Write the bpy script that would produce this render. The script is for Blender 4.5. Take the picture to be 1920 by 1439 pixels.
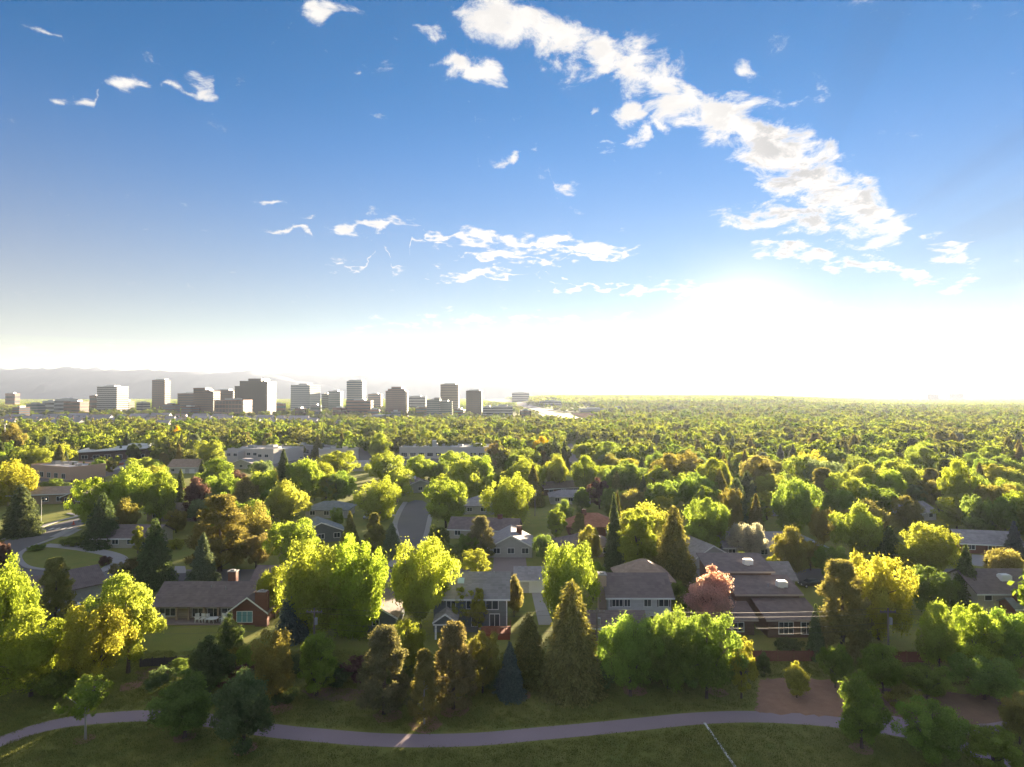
import bpy, math, random
import numpy as np
from mathutils import Vector, Matrix, noise as mnoise

# ------------------------------------------------------------------ scene, camera, sky, sun, exposure
for o in list(bpy.data.objects):
    bpy.data.objects.remove(o)
scene = bpy.context.scene
COL = scene.collection
rad = math.radians
CAM_H, FPX, CXP, CYP, HORIZON = 38.0, 1150.0, 960.0, 719.5, 742.0
PITCH = math.atan((HORIZON - CYP) / FPX)
cam = bpy.data.cameras.new('camera')
cam.sensor_width = 36.0
cam.lens = 36.0 * FPX / 1920.0
cam.clip_start, cam.clip_end = 0.5, 60000.0
camo = bpy.data.objects.new('camera', cam)
camo.location = (0, 0, CAM_H)
camo.rotation_euler = (math.pi / 2 + PITCH, 0, 0)
COL.objects.link(camo)
scene.camera = camo

SUN_AZ, SUN_EL = rad(20.7), rad(6.1)          # to the right of the view axis, low evening sun
SUN_DIR = Vector((math.sin(SUN_AZ) * math.cos(SUN_EL), math.cos(SUN_AZ) * math.cos(SUN_EL), math.sin(SUN_EL)))
SKY_STRENGTH = 0.05
SUN_STRENGTH = 5.0
scene.view_settings.view_transform = 'Standard'
scene.view_settings.look = 'None'
scene.view_settings.gamma = 1.0
scene.view_settings.use_curve_mapping = False
scene.view_settings.exposure = 3.15
sl = bpy.data.lights.new('sun', 'SUN')
sl.energy = SUN_STRENGTH
sl.angle = rad(0.6)
sl.color = (1.0, 0.80, 0.55)
so = bpy.data.objects.new('sun', sl)
so.rotation_euler = (-SUN_DIR).to_track_quat('-Z', 'Y').to_euler()
COL.objects.link(so)
cy = scene.cycles
cy.max_bounces = 10
cy.diffuse_bounces = 6
cy.glossy_bounces = 2
cy.transmission_bounces = 8
cy.volume_bounces = 0
cy.transparent_max_bounces = 4
cy.caustics_reflective = False
cy.caustics_refractive = False
cy.use_denoising = True
cy.sample_clamp_indirect = 6.0


class NB:
    """small helper for node trees"""
    def __init__(self, tree):
        self.t = tree
        self.l = tree.links

    def n(self, typ, **kw):
        nd = self.t.nodes.new(typ)
        for k, v in kw.items():
            setattr(nd, k, v)
        return nd

    def put(self, sock, v):
        if v is None:
            return
        if isinstance(v, bpy.types.NodeSocket):
            self.l.new(v, sock)
        else:
            if hasattr(sock.default_value, '__len__'):
                v = tuple(v)
                if len(sock.default_value) == 4 and len(v) == 3:
                    v = v + (1.0,)
            sock.default_value = v

    def m(self, op, a, b=None, c=None, clamp=False):
        nd = self.n('ShaderNodeMath', operation=op, use_clamp=clamp)
        for i, v in enumerate((a, b, c)):
            self.put(nd.inputs[i], v)
        return nd.outputs[0]

    def vm(self, op, a, b=None, scale=None):
        nd = self.n('ShaderNodeVectorMath', operation=op)
        self.put(nd.inputs[0], a)
        if b is not None:
            self.put(nd.inputs[1], b)
        if scale is not None:
            self.put(nd.inputs['Scale'], scale)
        return nd.outputs['Value'] if op in ('LENGTH', 'DOT_PRODUCT', 'DISTANCE') else nd.outputs[0]

    def smooth(self, v, a, b, lo=0.0, hi=1.0, typ='SMOOTHSTEP'):
        nd = self.n('ShaderNodeMapRange', interpolation_type=typ)
        self.put(nd.inputs[0], v)
        self.put(nd.inputs[1], a)
        self.put(nd.inputs[2], b)
        self.put(nd.inputs[3], lo)
        self.put(nd.inputs[4], hi)
        return nd.outputs[0]

    def mix(self, fac, a, b, blend='MIX'):
        nd = self.n('ShaderNodeMix', data_type='RGBA', blend_type=blend)
        self.put(nd.inputs[0], fac)
        self.put(nd.inputs[6], a)
        self.put(nd.inputs[7], b)
        return nd.outputs[2]

    def noise(self, vec, scale, detail=3.0, rough=0.55, dist=0.0):
        nd = self.n('ShaderNodeTexNoise')
        self.put(nd.inputs['Vector'], vec)
        nd.inputs['Scale'].default_value = scale
        nd.inputs['Detail'].default_value = detail
        nd.inputs['Roughness'].default_value = rough
        nd.inputs['Distortion'].default_value = dist
        return nd.outputs[0]

    def noise2(self, vec, scale, detail=3.0, rough=0.55, dist=0.0):
        nd = self.n('ShaderNodeTexNoise', noise_dimensions='2D')
        self.put(nd.inputs['Vector'], vec)
        nd.inputs['Scale'].default_value = scale
        nd.inputs['Detail'].default_value = detail
        nd.inputs['Roughness'].default_value = rough
        nd.inputs['Distortion'].default_value = dist
        return nd.outputs[0]

    def xyz(self, x, y, z):
        nd = self.n('ShaderNodeCombineXYZ')
        for i, v in enumerate((x, y, z)):
            self.put(nd.inputs[i], v)
        return nd.outputs[0]


def build_sky():
    w = bpy.data.worlds.new('World')
    scene.world = w
    w.use_nodes = True
    nt = w.node_tree
    nt.nodes.clear()
    b = NB(nt)
    out = b.n('ShaderNodeOutputWorld')
    bg = b.n('ShaderNodeBackground')
    bg.inputs[1].default_value = SKY_STRENGTH
    nt.links.new(bg.outputs[0], out.inputs[0])
    sky = b.n('ShaderNodeTexSky', sky_type='NISHITA', sun_disc=False)
    sky.sun_elevation = SUN_EL
    sky.sun_rotation = SUN_AZ
    sky.altitude = 1600.0
    sky.air_density = SKY_P['air']
    sky.dust_density = SKY_P['dust']
    sky.ozone_density = SKY_P['ozone']
    d = b.n('ShaderNodeTexCoord').outputs['Generated']
    sep = b.n('ShaderNodeSeparateXYZ')
    nt.links.new(d, sep.inputs[0])
    X, Y, Z = sep.outputs
    hs = b.n('ShaderNodeHueSaturation')
    hs.inputs['Saturation'].default_value = SKY_P['sat']
    hs.inputs['Hue'].default_value = SKY_P['hue']
    nt.links.new(sky.outputs[0], hs.inputs['Color'])
    base = b.vm('MULTIPLY', hs.outputs[0], SKY_P['tint'])
    zc = b.m('MAXIMUM', Z, 0.0)
    # pale moisture veil in the lower sky, all round the horizon, and the broad aureole of the low sun
    veil = b.m('POWER', b.smooth(zc, 0.0, SKY_P['veil_top'], 1.0, 0.0, 'LINEAR'), SKY_P['veil_pow'])
    low = b.smooth(zc, 0.02, 0.40, 1.0, 0.0)
    base = b.vm('MULTIPLY', base, b.mix(low, (1.0, 1.0, 1.0), SKY_P['low_tint']))
    base = b.vm('ADD', base, b.vm('SCALE', SKY_P['veil_col'], scale=veil))
    cs = b.m('MAXIMUM', b.vm('DOT_PRODUCT', d, tuple(SUN_DIR)), 0.0)
    for p, colr in SKY_P['glow']:
        base = b.vm('ADD', base, b.vm('SCALE', colr, scale=b.m('POWER', cs, p)))
    # faint rays fanning out from the sun behind the cloud
    up = Vector((0, 0, 1))
    e1 = SUN_DIR.cross(up).normalized()
    e2 = e1.cross(SUN_DIR).normalized()
    ang = b.m('ARCTAN2', b.vm('DOT_PRODUCT', d, tuple(e2)), b.vm('DOT_PRODUCT', d, tuple(e1)))
    ray = b.noise2(b.xyz(b.m('MULTIPLY', ang, 6.5), 3.7, 0.0), 1.0, 2.0, 0.6)
    ray = b.smooth(ray, 0.35, 0.65)
    rfall = b.m('MULTIPLY', b.smooth(cs, 0.72, 0.93), b.smooth(cs, 0.985, 0.95))
    rfall = b.m('MULTIPLY', rfall, b.smooth(b.vm('DOT_PRODUCT', d, tuple(e1)), 0.02, 0.25))
    rmul = b.m('SUBTRACT', 1.0, b.m('MULTIPLY', b.m('MULTIPLY', ray, rfall), 0.11))
    base = b.vm('SCALE', base, scale=rmul)
    # ---- clouds: a layer far overhead, coverage laid out by direction in banks (centre line, half depth, strength along each bank)
    zz = b.m('ADD', zc, 0.22)
    px, py = b.m('DIVIDE', X, zz), b.m('DIVIDE', Y, zz)
    P = b.xyz(px, py, 0.0)
    ya = b.m('MAXIMUM', Y, 0.02)
    u, v = b.m('DIVIDE', X, ya), b.m('DIVIDE', Z, ya)
    uc = b.m('MULTIPLY_ADD', u, 0.5, 0.5, clamp=True)        # -1..1 -> 0..1
    wob = b.m('MULTIPLY_ADD', b.noise2(P, 12.0, 2.0, 0.5), 0.05, -0.025)
    vw = b.m('ADD', v, wob)
    mask = None
    for bank in CLOUD_BANKS:
        rc = b.n('ShaderNodeRGBCurve')
        nt.links.new(b.xyz(uc, uc, uc), rc.inputs[1])
        mp = rc.mapping
        mp.use_clip = True
        for ci in range(3):
            cv = mp.curves[ci]
            pts = []
            for (x, yy, t, s) in bank:
                U = ((x - CXP) / FPX) * 0.5 + 0.5
                pts.append((U, ((HORIZON - yy) / FPX, t / FPX * 8.0, s)[ci]))
            pts = [(0.0, pts[0][1])] + pts + [(1.0, pts[-1][1])]
            if ci == 2:
                pts = [(0.0, 0.0), (pts[1][0] - 0.012, 0.0)] + pts[1:-1] + [(pts[-2][0] + 0.012, 0.0), (1.0, 0.0)]
            while len(cv.points) < len(pts):
                cv.points.new(0.5, 0.5)
            for p_, q in zip(cv.points, pts):
                p_.location = q
                p_.handle_type = 'VECTOR'
        mp.update()
        sp = b.n('ShaderNodeSeparateXYZ')
        nt.links.new(rc.outputs[0], sp.inputs[0])
        dv = b.m('DIVIDE', b.m('SUBTRACT', vw, sp.outputs[0]), b.m('MAXIMUM', b.m('MULTIPLY', sp.outputs[1], 0.125), 0.002))
        e = b.m('SUBTRACT', 1.0, b.m('MULTIPLY', b.m('ABSOLUTE', dv), 0.55), clamp=True)
        e = b.m('MULTIPLY', e, sp.outputs[2])
        mask = e if mask is None else b.m('MAXIMUM', mask, e)
    front = b.smooth(Y, 0.05, 0.15)
    mask = b.m('MULTIPLY', mask, front)
    nn = b.noise2(P, 8.8, 8.0, 0.68, 0.25)
    # clouds added out of view, overhead and behind, to brighten the shade
    other = b.m('MULTIPLY', b.m('MAXIMUM', b.m('SUBTRACT', 1.0, front), b.smooth(Z, 0.58, 0.72)), b.smooth(b.noise2(P, 1.1, 1.0), 0.36, 0.60))
    D = b.m('ADD', b.m('MAXIMUM', mask, b.m('MULTIPLY', other, 0.75)), b.m('MULTIPLY_ADD', nn, 2.3, -1.15))
    a = b.smooth(D, 0.34, 0.92)
    # density one step towards the sun: thick there means the near side is shaded
    P2 = b.vm('ADD', P, tuple(Vector((math.sin(SUN_AZ), math.cos(SUN_AZ), 0)) * 0.05))
    n3 = b.noise2(P2, 8.8, 5.0, 0.62, 0.25)
    shade = b.m('MULTIPLY', b.smooth(n3, 0.42, 0.60), b.smooth(D, 0.60, 0.95))
    gu = b.m('MULTIPLY', b.smooth(u, 0.30, 0.46), b.smooth(u, 0.66, 0.56))
    shade = b.m('MULTIPLY', shade, b.m('MULTIPLY_ADD', b.m('MULTIPLY', gu, front), 0.72, 0.28), clamp=True)
    ccol = b.mix(shade, SKY_P['cloud'], SKY_P['cloud_grey'])
    thin = b.m('MULTIPLY', a, b.m('SUBTRACT', 1.0, b.m('MULTIPLY', b.smooth(zc, 0.20, 0.05), 0.55)))
    col = b.mix(thin, base, ccol)
    # long thin bars of stratus low over the mountains
    sn = b.noise2(b.xyz(b.m('MULTIPLY', px, 0.35), b.m('MULTIPLY', Z, 160.0), 0.0), 1.0, 3.0, 0.6)
    sm = b.m('MULTIPLY', b.smooth(sn, 0.48, 0.68), b.m('MULTIPLY', b.smooth(Z, 0.035, 0.055), b.smooth(Z, 0.10, 0.07)))
    sm = b.m('MULTIPLY', sm, b.smooth(b.vm('DOT_PRODUCT', d, tuple(SUN_DIR)), 0.93, 0.70))
    col = b.mix(b.m('MULTIPLY', sm, 0.6), col, SKY_P['stratus'])
    nt.links.new(col, bg.inputs[0])
    w.cycles.sampling_method = 'MANUAL'
    w.cycles.sample_map_resolution = 1024


SKY_P = dict(air=1.0, dust=0.02, ozone=4.0, sat=1.5, hue=0.5, tint=(0.23, 0.51, 0.48),
             veil_top=0.52, veil_pow=2.5, veil_col=(1.9, 1.1, 0.84), low_tint=(1.05, 0.60, 0.37), glow=[(350, (1.6, 1.2, 0.75)), (3000, (12.0, 11.0, 8.0))],
             cloud=(2.2, 2.13, 2.05), cloud_grey=(1.2, 1.18, 1.2), stratus=(1.2, 1.25, 1.33))
# banks of cloud: (x, y, half depth, strength) along the bank, as bearings and heights seen from the site
CLOUD_BANKS = [
    [(835, 5, 10, .3), (870, 15, 34, .85), (940, 25, 44, 1.0), (1000, 40, 46, 1.05), (1050, 62, 52, 1.05), (1100, 75, 45, 1.0), (1150, 105, 40, .9),
     (1200, 125, 62, 1.0), (1260, 165, 55, 1.05), (1320, 190, 56, 1.05), (1380, 225, 60, 1.05), (1430, 265, 75, 1.05), (1480, 295, 80, 1.05), (1530, 330, 90, 1.05),
     (1590, 370, 75, 1.0), (1650, 405, 55, 1.0), (1690, 420, 40, .9), (1712, 415, 20, .4)],
    [(1340, 410, 10, .5), (1400, 405, 20, .75), (1460, 395, 30, .9), (1530, 400, 30, .9), (1600, 430, 20, .6)],
    [(1405, 462, 10, .5), (1440, 452, 22, .95), (1490, 458, 28, 1.0), (1540, 478, 18, .95), (1600, 493, 13, .85), (1680, 505, 10, .75), (1740, 525, 12, .75), (1790, 540, 26, .75), (1825, 520, 22, .6)],
    [(1725, 460, 8, .4), (1760, 470, 18, .8), (1800, 470, 20, .8), (1825, 450, 16, .75), (1850, 445, 8, .4)],
    [(20, 48, 6, .45), (60, 55, 9, .6), (110, 66, 6, .4), (130, 180, 6, 0), (150, 180, 11, .8), (170, 183, 8, .6), (185, 150, 8, .3), (205, 142, 12, .8), (240, 150, 20, .95), (268, 156, 14, .8), (288, 168, 8, .3),
     (303, 150, 12, .75), (330, 156, 14, .85), (365, 166, 24, 1.05), (400, 176, 22, .9), (410, 182, 8, .2), (560, 10, 10, .3), (578, 12, 26, .95), (600, 22, 24, .95), (622, 14, 10, .5), (640, 20, 8, 0),
     (655, 125, 6, 0), (670, 126, 8, .7), (685, 126, 6, 0), (725, 62, 8, 0), (740, 63, 9, .7), (755, 63, 8, 0), (775, 30, 20, .7), (800, 52, 24, .85), (830, 72, 22, .8), (850, 80, 12, .3)],
    [(80, 180, 8, 0), (100, 184, 10, .75), (118, 186, 8, 0), (590, 90, 8, 0), (608, 92, 10, .7), (625, 92, 8, 0), (815, 118, 16, .5), (845, 118, 24, .95), (880, 126, 26, 1.0), (920, 132, 28, 1.0), (950, 155, 14, .7), (962, 160, 8, 0),
     (1100, 204, 6, 0), (1115, 205, 10, .75), (1130, 205, 6, 0), (1180, 205, 16, .75), (1205, 206, 18, .85), (1225, 215, 12, .3), (1240, 238, 16, .7), (1262, 240, 14, .6), (1275, 240, 8, 0), (1370, 132, 8, .3), (1400, 132, 18, .7), (1440, 140, 8, .3)],
    [(860, 186, 8, 0), (876, 186, 10, .75), (890, 190, 8, 0), (893, 310, 8, .2), (901, 310, 8, .75), (912, 308, 6, 0), (945, 288, 8, .4), (965, 290, 11, .8), (985, 280, 8, .3), (1002, 275, 7, .7), (1018, 275, 5, 0),
     (1040, 352, 8, .5), (1066, 350, 13, .8), (1098, 356, 7, .4), (1115, 272, 6, .2), (1142, 272, 10, .75), (1165, 272, 8, .4), (1180, 265, 20, .7), (1198, 262, 26, .85), (1220, 255, 22, .7), (1240, 270, 12, .4)],
    [(488, 383, 4, .4), (512, 383, 8, .8), (530, 384, 5, .3), (550, 396, 5, .5), (575, 398, 6, .8), (595, 400, 4, .3), (612, 428, 5, .4), (640, 430, 9, .85), (680, 420, 11, .95), (720, 420, 9, .85), (750, 416, 6, .7), (785, 417, 5, .5),
     (800, 438, 7, .8), (860, 442, 11, .95), (930, 450, 15, 1.05), (1000, 458, 14, 1.05), (1080, 464, 13, 1.05), (1150, 467, 13, 1.0), (1200, 468, 8, .7), (1215, 468, 4, 0)],
    [(490, 435, 5, .4), (520, 435, 7, .85), (540, 427, 8, .8), (562, 427, 9, .9), (582, 432, 6, .4), (600, 503, 4, 0), (640, 505, 5, .75), (680, 504, 5, .8), (735, 505, 6, .8), (765, 506, 4, .2), (720, 441, 5, .3), (770, 440, 8, .85), (800, 445, 5, .4),
     (880, 480, 6, .75), (960, 481, 9, .9), (1060, 482, 8, .9), (1150, 482, 7, .9), (1180, 480, 4, .2)],
    [(800, 520, 5, .4), (840, 519, 8, .85), (900, 516, 8, .9), (960, 513, 6, .8), (1020, 512, 5, .5), (1040, 536, 4, .7), (1120, 537, 6, .85), (1200, 540, 9, .95), (1290, 545, 12, .9), (1400, 560, 10, .8), (1500, 575, 8, .75), (1600, 585, 6, .5)],
    [(-60, 655, 22, .36), (60, 660, 22, .42), (180, 665, 20, .4), (300, 672, 18, .42), (420, 676, 14, .36), (520, 682, 10, .2), (640, 620, 14, .4), (860, 600, 14, .6), (1000, 602, 14, .6), (1300, 612, 12, .5), (1600, 620, 10, .7), (1750, 612, 10, .75), (1880, 606, 8, .6)],
]
for bk in CLOUD_BANKS:
    bk.sort()
build_sky()

# ------------------------------------------------------------------ helpers
_f = Vector((0, math.cos(PITCH), math.sin(PITCH)))
_u = Vector((0, -math.sin(PITCH), math.cos(PITCH)))
_r = Vector((1, 0, 0))


def sstep(a, b, x):
    t = min(1.0, max(0.0, (x - a) / (b - a)))
    return t * t * (3 - 2 * t)


def terrain(x, y):
    """flat suburb, a long low rise to the right of the towers"""
    r = math.hypot(x, y)
    if r < 850 or y < 0:
        return 0.0
    az = math.degrees(math.atan2(x, y))
    hill = sstep(-4, 4, az) * (1 - sstep(21, 34, az))
    h = hill * 27.0 * sstep(950, 2700, r) * (1 - 0.6 * sstep(4500, 7000, r))
    h += 5.0 * sstep(1500, 4000, r) * mnoise.noise(Vector((x / 900, y / 900, 0)))
    return h


def sight(px, py):
    return (_r * (px - CXP) + _u * (CYP - py) + _f * FPX).normalized()


def gp(px, py):
    """the ground point seen at a position of the photograph"""
    d = sight(px, py)
    t = 30.0
    if d.z < -1e-6:
        t0 = -CAM_H / d.z
        if t0 < 840:
            return Vector((d.x * t0, d.y * t0, 0.0))
    while t < 16000:
        x, y, z = d.x * t, d.y * t, CAM_H + d.z * t
        if z <= terrain(x, y):
            return Vector((x, y, terrain(x, y)))
        t *= 1.004
    return Vector((d.x * t, d.y * t, 0.0))


def col_at(px, Y):
    x = (px - CXP) / FPX * Y
    return Vector((x, Y, terrain(x, Y)))


def z_at(py, Y):
    return CAM_H + (HORIZON - py) / FPX * Y


def screen(x, y, z):
    v = Vector((x, y, z - CAM_H))
    k = v.dot(_f)
    return CXP + FPX * v.dot(_r) / k, CYP - FPX * v.dot(_u) / k


def link(o):
    COL.objects.link(o)
    return o


def tag(o, label=None, cat=None, group=None, kind=None):
    if label:
        o['label'] = label
    if cat:
        o['category'] = cat
    if group:
        o['group'] = group
    if kind:
        o['kind'] = kind
    return o


def empty(name, loc=(0, 0, 0), rz=0.0):
    o = bpy.data.objects.new(name, None)
    o.empty_display_size = 0.5
    o.location = loc
    o.rotation_euler = (0, 0, rz)
    return link(o)


class MB:
    """collects faces, links them as one mesh object"""
    def __init__(self):
        self.v, self.f = [], []

    def add(self, vs, fs):
        n = len(self.v)
        self.v += [tuple(p) for p in vs]
        self.f += [tuple(i + n for i in q) for q in fs]
        return self

    def box(self, x0, y0, z0, x1, y1, z1):
        return self.add([(x0, y0, z0), (x1, y0, z0), (x1, y1, z0), (x0, y1, z0), (x0, y0, z1), (x1, y0, z1), (x1, y1, z1), (x0, y1, z1)],
                        [(3, 2, 1, 0), (4, 5, 6, 7), (0, 1, 5, 4), (1, 2, 6, 5), (2, 3, 7, 6), (3, 0, 4, 7)])

    def prism(self, poly, z0, z1):
        n = len(poly)
        vs = [(p[0], p[1], z0) for p in poly] + [(p[0], p[1], z1) for p in poly]
        fs = [tuple(range(n - 1, -1, -1)), tuple(range(n, 2 * n))] + [(i, (i + 1) % n, n + (i + 1) % n, n + i) for i in range(n)]
        return self.add(vs, fs)

    def slab(self, a, b, c, d, t):
        """a thin sheet over the quad a b c d (upper face), t thick downwards"""
        q = [Vector(p) for p in (a, b, c, d)]
        dn = Vector((0, 0, -t))
        return self.add(q + [p + dn for p in q], [(0, 1, 2, 3), (7, 6, 5, 4), (0, 4, 5, 1), (1, 5, 6, 2), (2, 6, 7, 3), (3, 7, 4, 0)])

    def tube(self, pts, rads, n=6):
        pts = [Vector(p) for p in pts]
        vs, fs = [], []
        for i, p in enumerate(pts):
            d = (pts[min(i + 1, len(pts) - 1)] - pts[max(i - 1, 0)]).normalized()
            a = d.orthogonal().normalized() if abs(d.z) < 0.99 else Vector((1, 0, 0))
            bb = d.cross(a).normalized()
            for k in range(n):
                t = 2 * math.pi * k / n
                vs.append(p + (a * math.cos(t) + bb * math.sin(t)) * rads[i])
        for i in range(len(pts) - 1):
            for k in range(n):
                fs.append((i * n + k, i * n + (k + 1) % n, (i + 1) * n + (k + 1) % n, (i + 1) * n + k))
        fs.append(tuple(range(n - 1, -1, -1)))
        fs.append(tuple(range((len(pts) - 1) * n, len(pts) * n)))
        return self.add(vs, fs)

    def mesh(self, name, mat=None, smooth=False):
        me = bpy.data.meshes.new(name)
        me.from_pydata(self.v, [], self.f)
        if mat:
            me.materials.append(mat)
        if smooth:
            me.shade_smooth()
        return me

    def build(self, name, mat, parent=None, smooth=False):
        o = bpy.data.objects.new(name, self.mesh(name, mat, smooth))
        o.parent = parent
        return link(o)


# ------------------------------------------------------------------ materials
MATS = {}


def base_mat(name):
    m = bpy.data.materials.new(name)
    m.use_nodes = True
    m.node_tree.nodes.clear()
    b = NB(m.node_tree)
    out = b.n('ShaderNodeOutputMaterial')
    return m, b, out


def mat(name, col, rough=0.8, var=0.25, scale=1.5, fine=14.0, metal=0.0, bump=0.0, spec=0.3):
    """plain weathered surface: two noises over the colour"""
    if name in MATS:
        return MATS[name]
    m, b, out = base_mat(name)
    p = b.n('ShaderNodeBsdfPrincipled')
    co = b.n('ShaderNodeTexCoord').outputs['Object']
    k = b.m('ADD', b.m('MULTIPLY', b.noise(co, scale, 3.0), 0.6), b.m('MULTIPLY', b.noise(co, fine, 2.0), 0.4))
    k = b.m('MULTIPLY_ADD', k, 2 * var, 1.0 - var)
    b.put(p.inputs['Base Color'], b.vm('SCALE', tuple(col), scale=k))
    p.inputs['Roughness'].default_value = rough
    p.inputs['Metallic'].default_value = metal
    p.inputs['Specular IOR Level'].default_value = spec
    if bump:
        bn = b.n('ShaderNodeBump')
        bn.inputs['Strength'].default_value = bump
        bn.inputs['Distance'].default_value = 0.05
        b.put(bn.inputs['Height'], b.noise(co, fine * 1.5, 3.0))
        b.put(p.inputs['Normal'], bn.outputs[0])
    b.l.new(p.outputs[0], out.inputs[0])
    MATS[name] = m
    return m


def banded(name, col, axis='z', step=0.2, depth=0.35, rough=0.8, var=0.2):
    """siding boards or shingle courses: fine dark joints every step, with weathering"""
    if name in MATS:
        return MATS[name]
    m, b, out = base_mat(name)
    p = b.n('ShaderNodeBsdfPrincipled')
    co = b.n('ShaderNodeTexCoord').outputs['Object']
    sp = b.n('ShaderNodeSeparateXYZ')
    b.l.new(co, sp.inputs[0])
    q = b.m('DIVIDE', sp.outputs['xyz'.index(axis)], step)
    fr = b.m('FRACT', q)
    line = b.smooth(fr, 0.0, 0.18)
    cell = b.n('ShaderNodeTexWhiteNoise', noise_dimensions='3D')
    b.put(cell.inputs[0], b.vm('FLOOR', b.vm('MULTIPLY', co, (1.6, 1.6, 1.0 / step))))
    k = b.m('MULTIPLY', b.m('MULTIPLY_ADD', line, depth, 1.0 - depth), b.m('MULTIPLY_ADD', b.noise(co, 0.7, 3.0), 2 * var, 1 - var))
    k = b.m('MULTIPLY', k, b.m('MULTIPLY_ADD', cell.outputs[0], var, 1 - var * 0.5))
    b.put(p.inputs['Base Color'], b.vm('SCALE', tuple(col), scale=k))
    p.inputs['Roughness'].default_value = rough
    p.inputs['Specular IOR Level'].default_value = 0.25
    b.l.new(p.outputs[0], out.inputs[0])
    MATS[name] = m
    return m


def glass_mat(name, col, rough=0.12, metal=0.0):
    if name in MATS:
        return MATS[name]
    m, b, out = base_mat(name)
    p = b.n('ShaderNodeBsdfPrincipled')
    p.inputs['Base Color'].default_value = tuple(col) + (1,)
    p.inputs['Roughness'].default_value = rough
    p.inputs['Metallic'].default_value = metal
    p.inputs['Specular IOR Level'].default_value = 0.7
    b.l.new(p.outputs[0], out.inputs[0])
    MATS[name] = m
    return m


def grass_mat():
    m, b, out = base_mat('grass')
    p = b.n('ShaderNodeBsdfPrincipled')
    co = b.n('ShaderNodeTexCoord').outputs['Object']
    n1 = b.noise(co, 0.05, 4.0, 0.6)
    n2 = b.noise(co, 0.9, 4.0, 0.65)
    n3 = b.noise(co, 9.0, 3.0, 0.7)
    c = b.mix(b.smooth(n1, 0.35, 0.68), (0.205, 0.222, 0.056), (0.265, 0.260, 0.074))
    c = b.mix(b.m('MULTIPLY', b.smooth(n2, 0.52, 0.75), 0.5), c, (0.20, 0.165, 0.075))
    n4 = b.noise(co, 0.22, 3.0, 0.6)
    c = b.mix(b.m('MULTIPLY', b.smooth(n4, 0.50, 0.66), 0.55), c, (0.17, 0.215, 0.055))
    c = b.vm('SCALE', c, scale=b.m('MULTIPLY_ADD', n3, 1.3, 0.35))
    b.put(p.inputs['Base Color'], c)
    p.inputs['Roughness'].default_value = 0.95
    p.inputs['Specular IOR Level'].default_value = 0.08
    bn = b.n('ShaderNodeBump')
    bn.inputs['Strength'].default_value = 0.8
    bn.inputs['Distance'].default_value = 0.08
    b.put(bn.inputs['Height'], b.noise(co, 14.0, 4.0, 0.7))
    b.put(p.inputs['Normal'], bn.outputs[0])
    b.l.new(p.outputs[0], out.inputs[0])
    MATS['grass'] = m
    return m


def leaf_mat(name, trans, far=False):
    """leaves: reflect and let light through; colour from the tree (object colour), spread leaf by leaf"""
    m, b, out = base_mat(name)
    oi = b.n('ShaderNodeObjectInfo')
    if far:
        rp = b.n('ShaderNodeValToRGB')
        els = rp.color_ramp.elements
        stops = [(0.0, (0.065, 0.105, 0.022)), (0.25, (0.105, 0.145, 0.024)), (0.5, (0.135, 0.165, 0.028)), (0.68, (0.080, 0.095, 0.030)),
                 (0.86, (0.115, 0.125, 0.040)), (1.0, (0.070, 0.090, 0.036))]
        while len(els) < len(stops):
            els.new(0.5)
        for e, (q, c) in zip(els, stops):
            e.position = q
            e.color = c + (1,)
        b.l.new(oi.outputs['Random'], rp.inputs[0])
        col = rp.outputs[0]
    else:
        col = oi.outputs['Color']
    at = b.n('ShaderNodeAttribute', attribute_name='tint')
    k = b.m('MULTIPLY_ADD', at.outputs['Fac'], 0.7, 0.65)
    c = b.vm('SCALE', col, scale=k)
    di = b.n('ShaderNodeBsdfDiffuse')
    b.put(di.inputs[0], b.vm('SCALE', c, scale=1.35))
    tr = b.n('ShaderNodeBsdfTranslucent')
    b.put(tr.inputs[0], b.vm('MULTIPLY', c, (2.75, 2.6, 1.45)))
    mx = b.n('ShaderNodeMixShader')
    mx.inputs[0].default_value = trans
    b.l.new(di.outputs[0], mx.inputs[1])
    b.l.new(tr.outputs[0], mx.inputs[2])
    b.l.new(mx.outputs[0], out.inputs[0])
    MATS[name] = m
    return m


grass_mat()
leaf_mat('leaf', 0.55)
leaf_mat('needle', 0.35)
leaf_mat('far_leaf', 0.5, far=True)
M_BARK = mat('bark', (0.13, 0.10, 0.08), 0.9, 0.4, 2.0, 9.0)
M_BARK_PALE = mat('pale_bark', (0.38, 0.36, 0.33), 0.9, 0.25, 2.0, 9.0)
M_ASPH = mat('asphalt', (0.17, 0.158, 0.16), 0.9, 0.22, 0.12, 6.0)
M_PATH = mat('path_asphalt', (0.325, 0.255, 0.28), 0.9, 0.2, 0.25, 9.0)
M_CONC = mat('concrete', (0.36, 0.34, 0.33), 0.85, 0.18, 0.4, 6.0)
M_CONC2 = mat('old_concrete', (0.26, 0.21, 0.20), 0.85, 0.22, 0.3, 5.0)
M_WHITE = mat('white_paint', (0.78, 0.78, 0.76), 0.6, 0.08, 1.0, 8.0)
M_MULCH = mat('mulch', (0.33, 0.19, 0.125), 0.95, 0.45, 0.8, 11.0, bump=0.8)
M_DIRT = mat('bare_soil', (0.22, 0.14, 0.095), 0.95, 0.45, 0.5, 7.0, bump=0.6)
M_METAL = mat('grey_metal', (0.42, 0.43, 0.44), 0.45, 0.12, 1.0, 8.0, metal=0.6)
M_GALV = mat('weathered_wood', (0.20, 0.165, 0.14), 0.85, 0.3, 1.0, 9.0)
M_WIRE = mat('wire', (0.10, 0.095, 0.09), 0.6, 0.05, 1.0, 8.0)
M_GLASS = glass_mat('window_glass', (0.05, 0.06, 0.07), 0.08)
M_BLACK = mat('black_rubber', (0.02, 0.02, 0.02), 0.8, 0.1)

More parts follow.
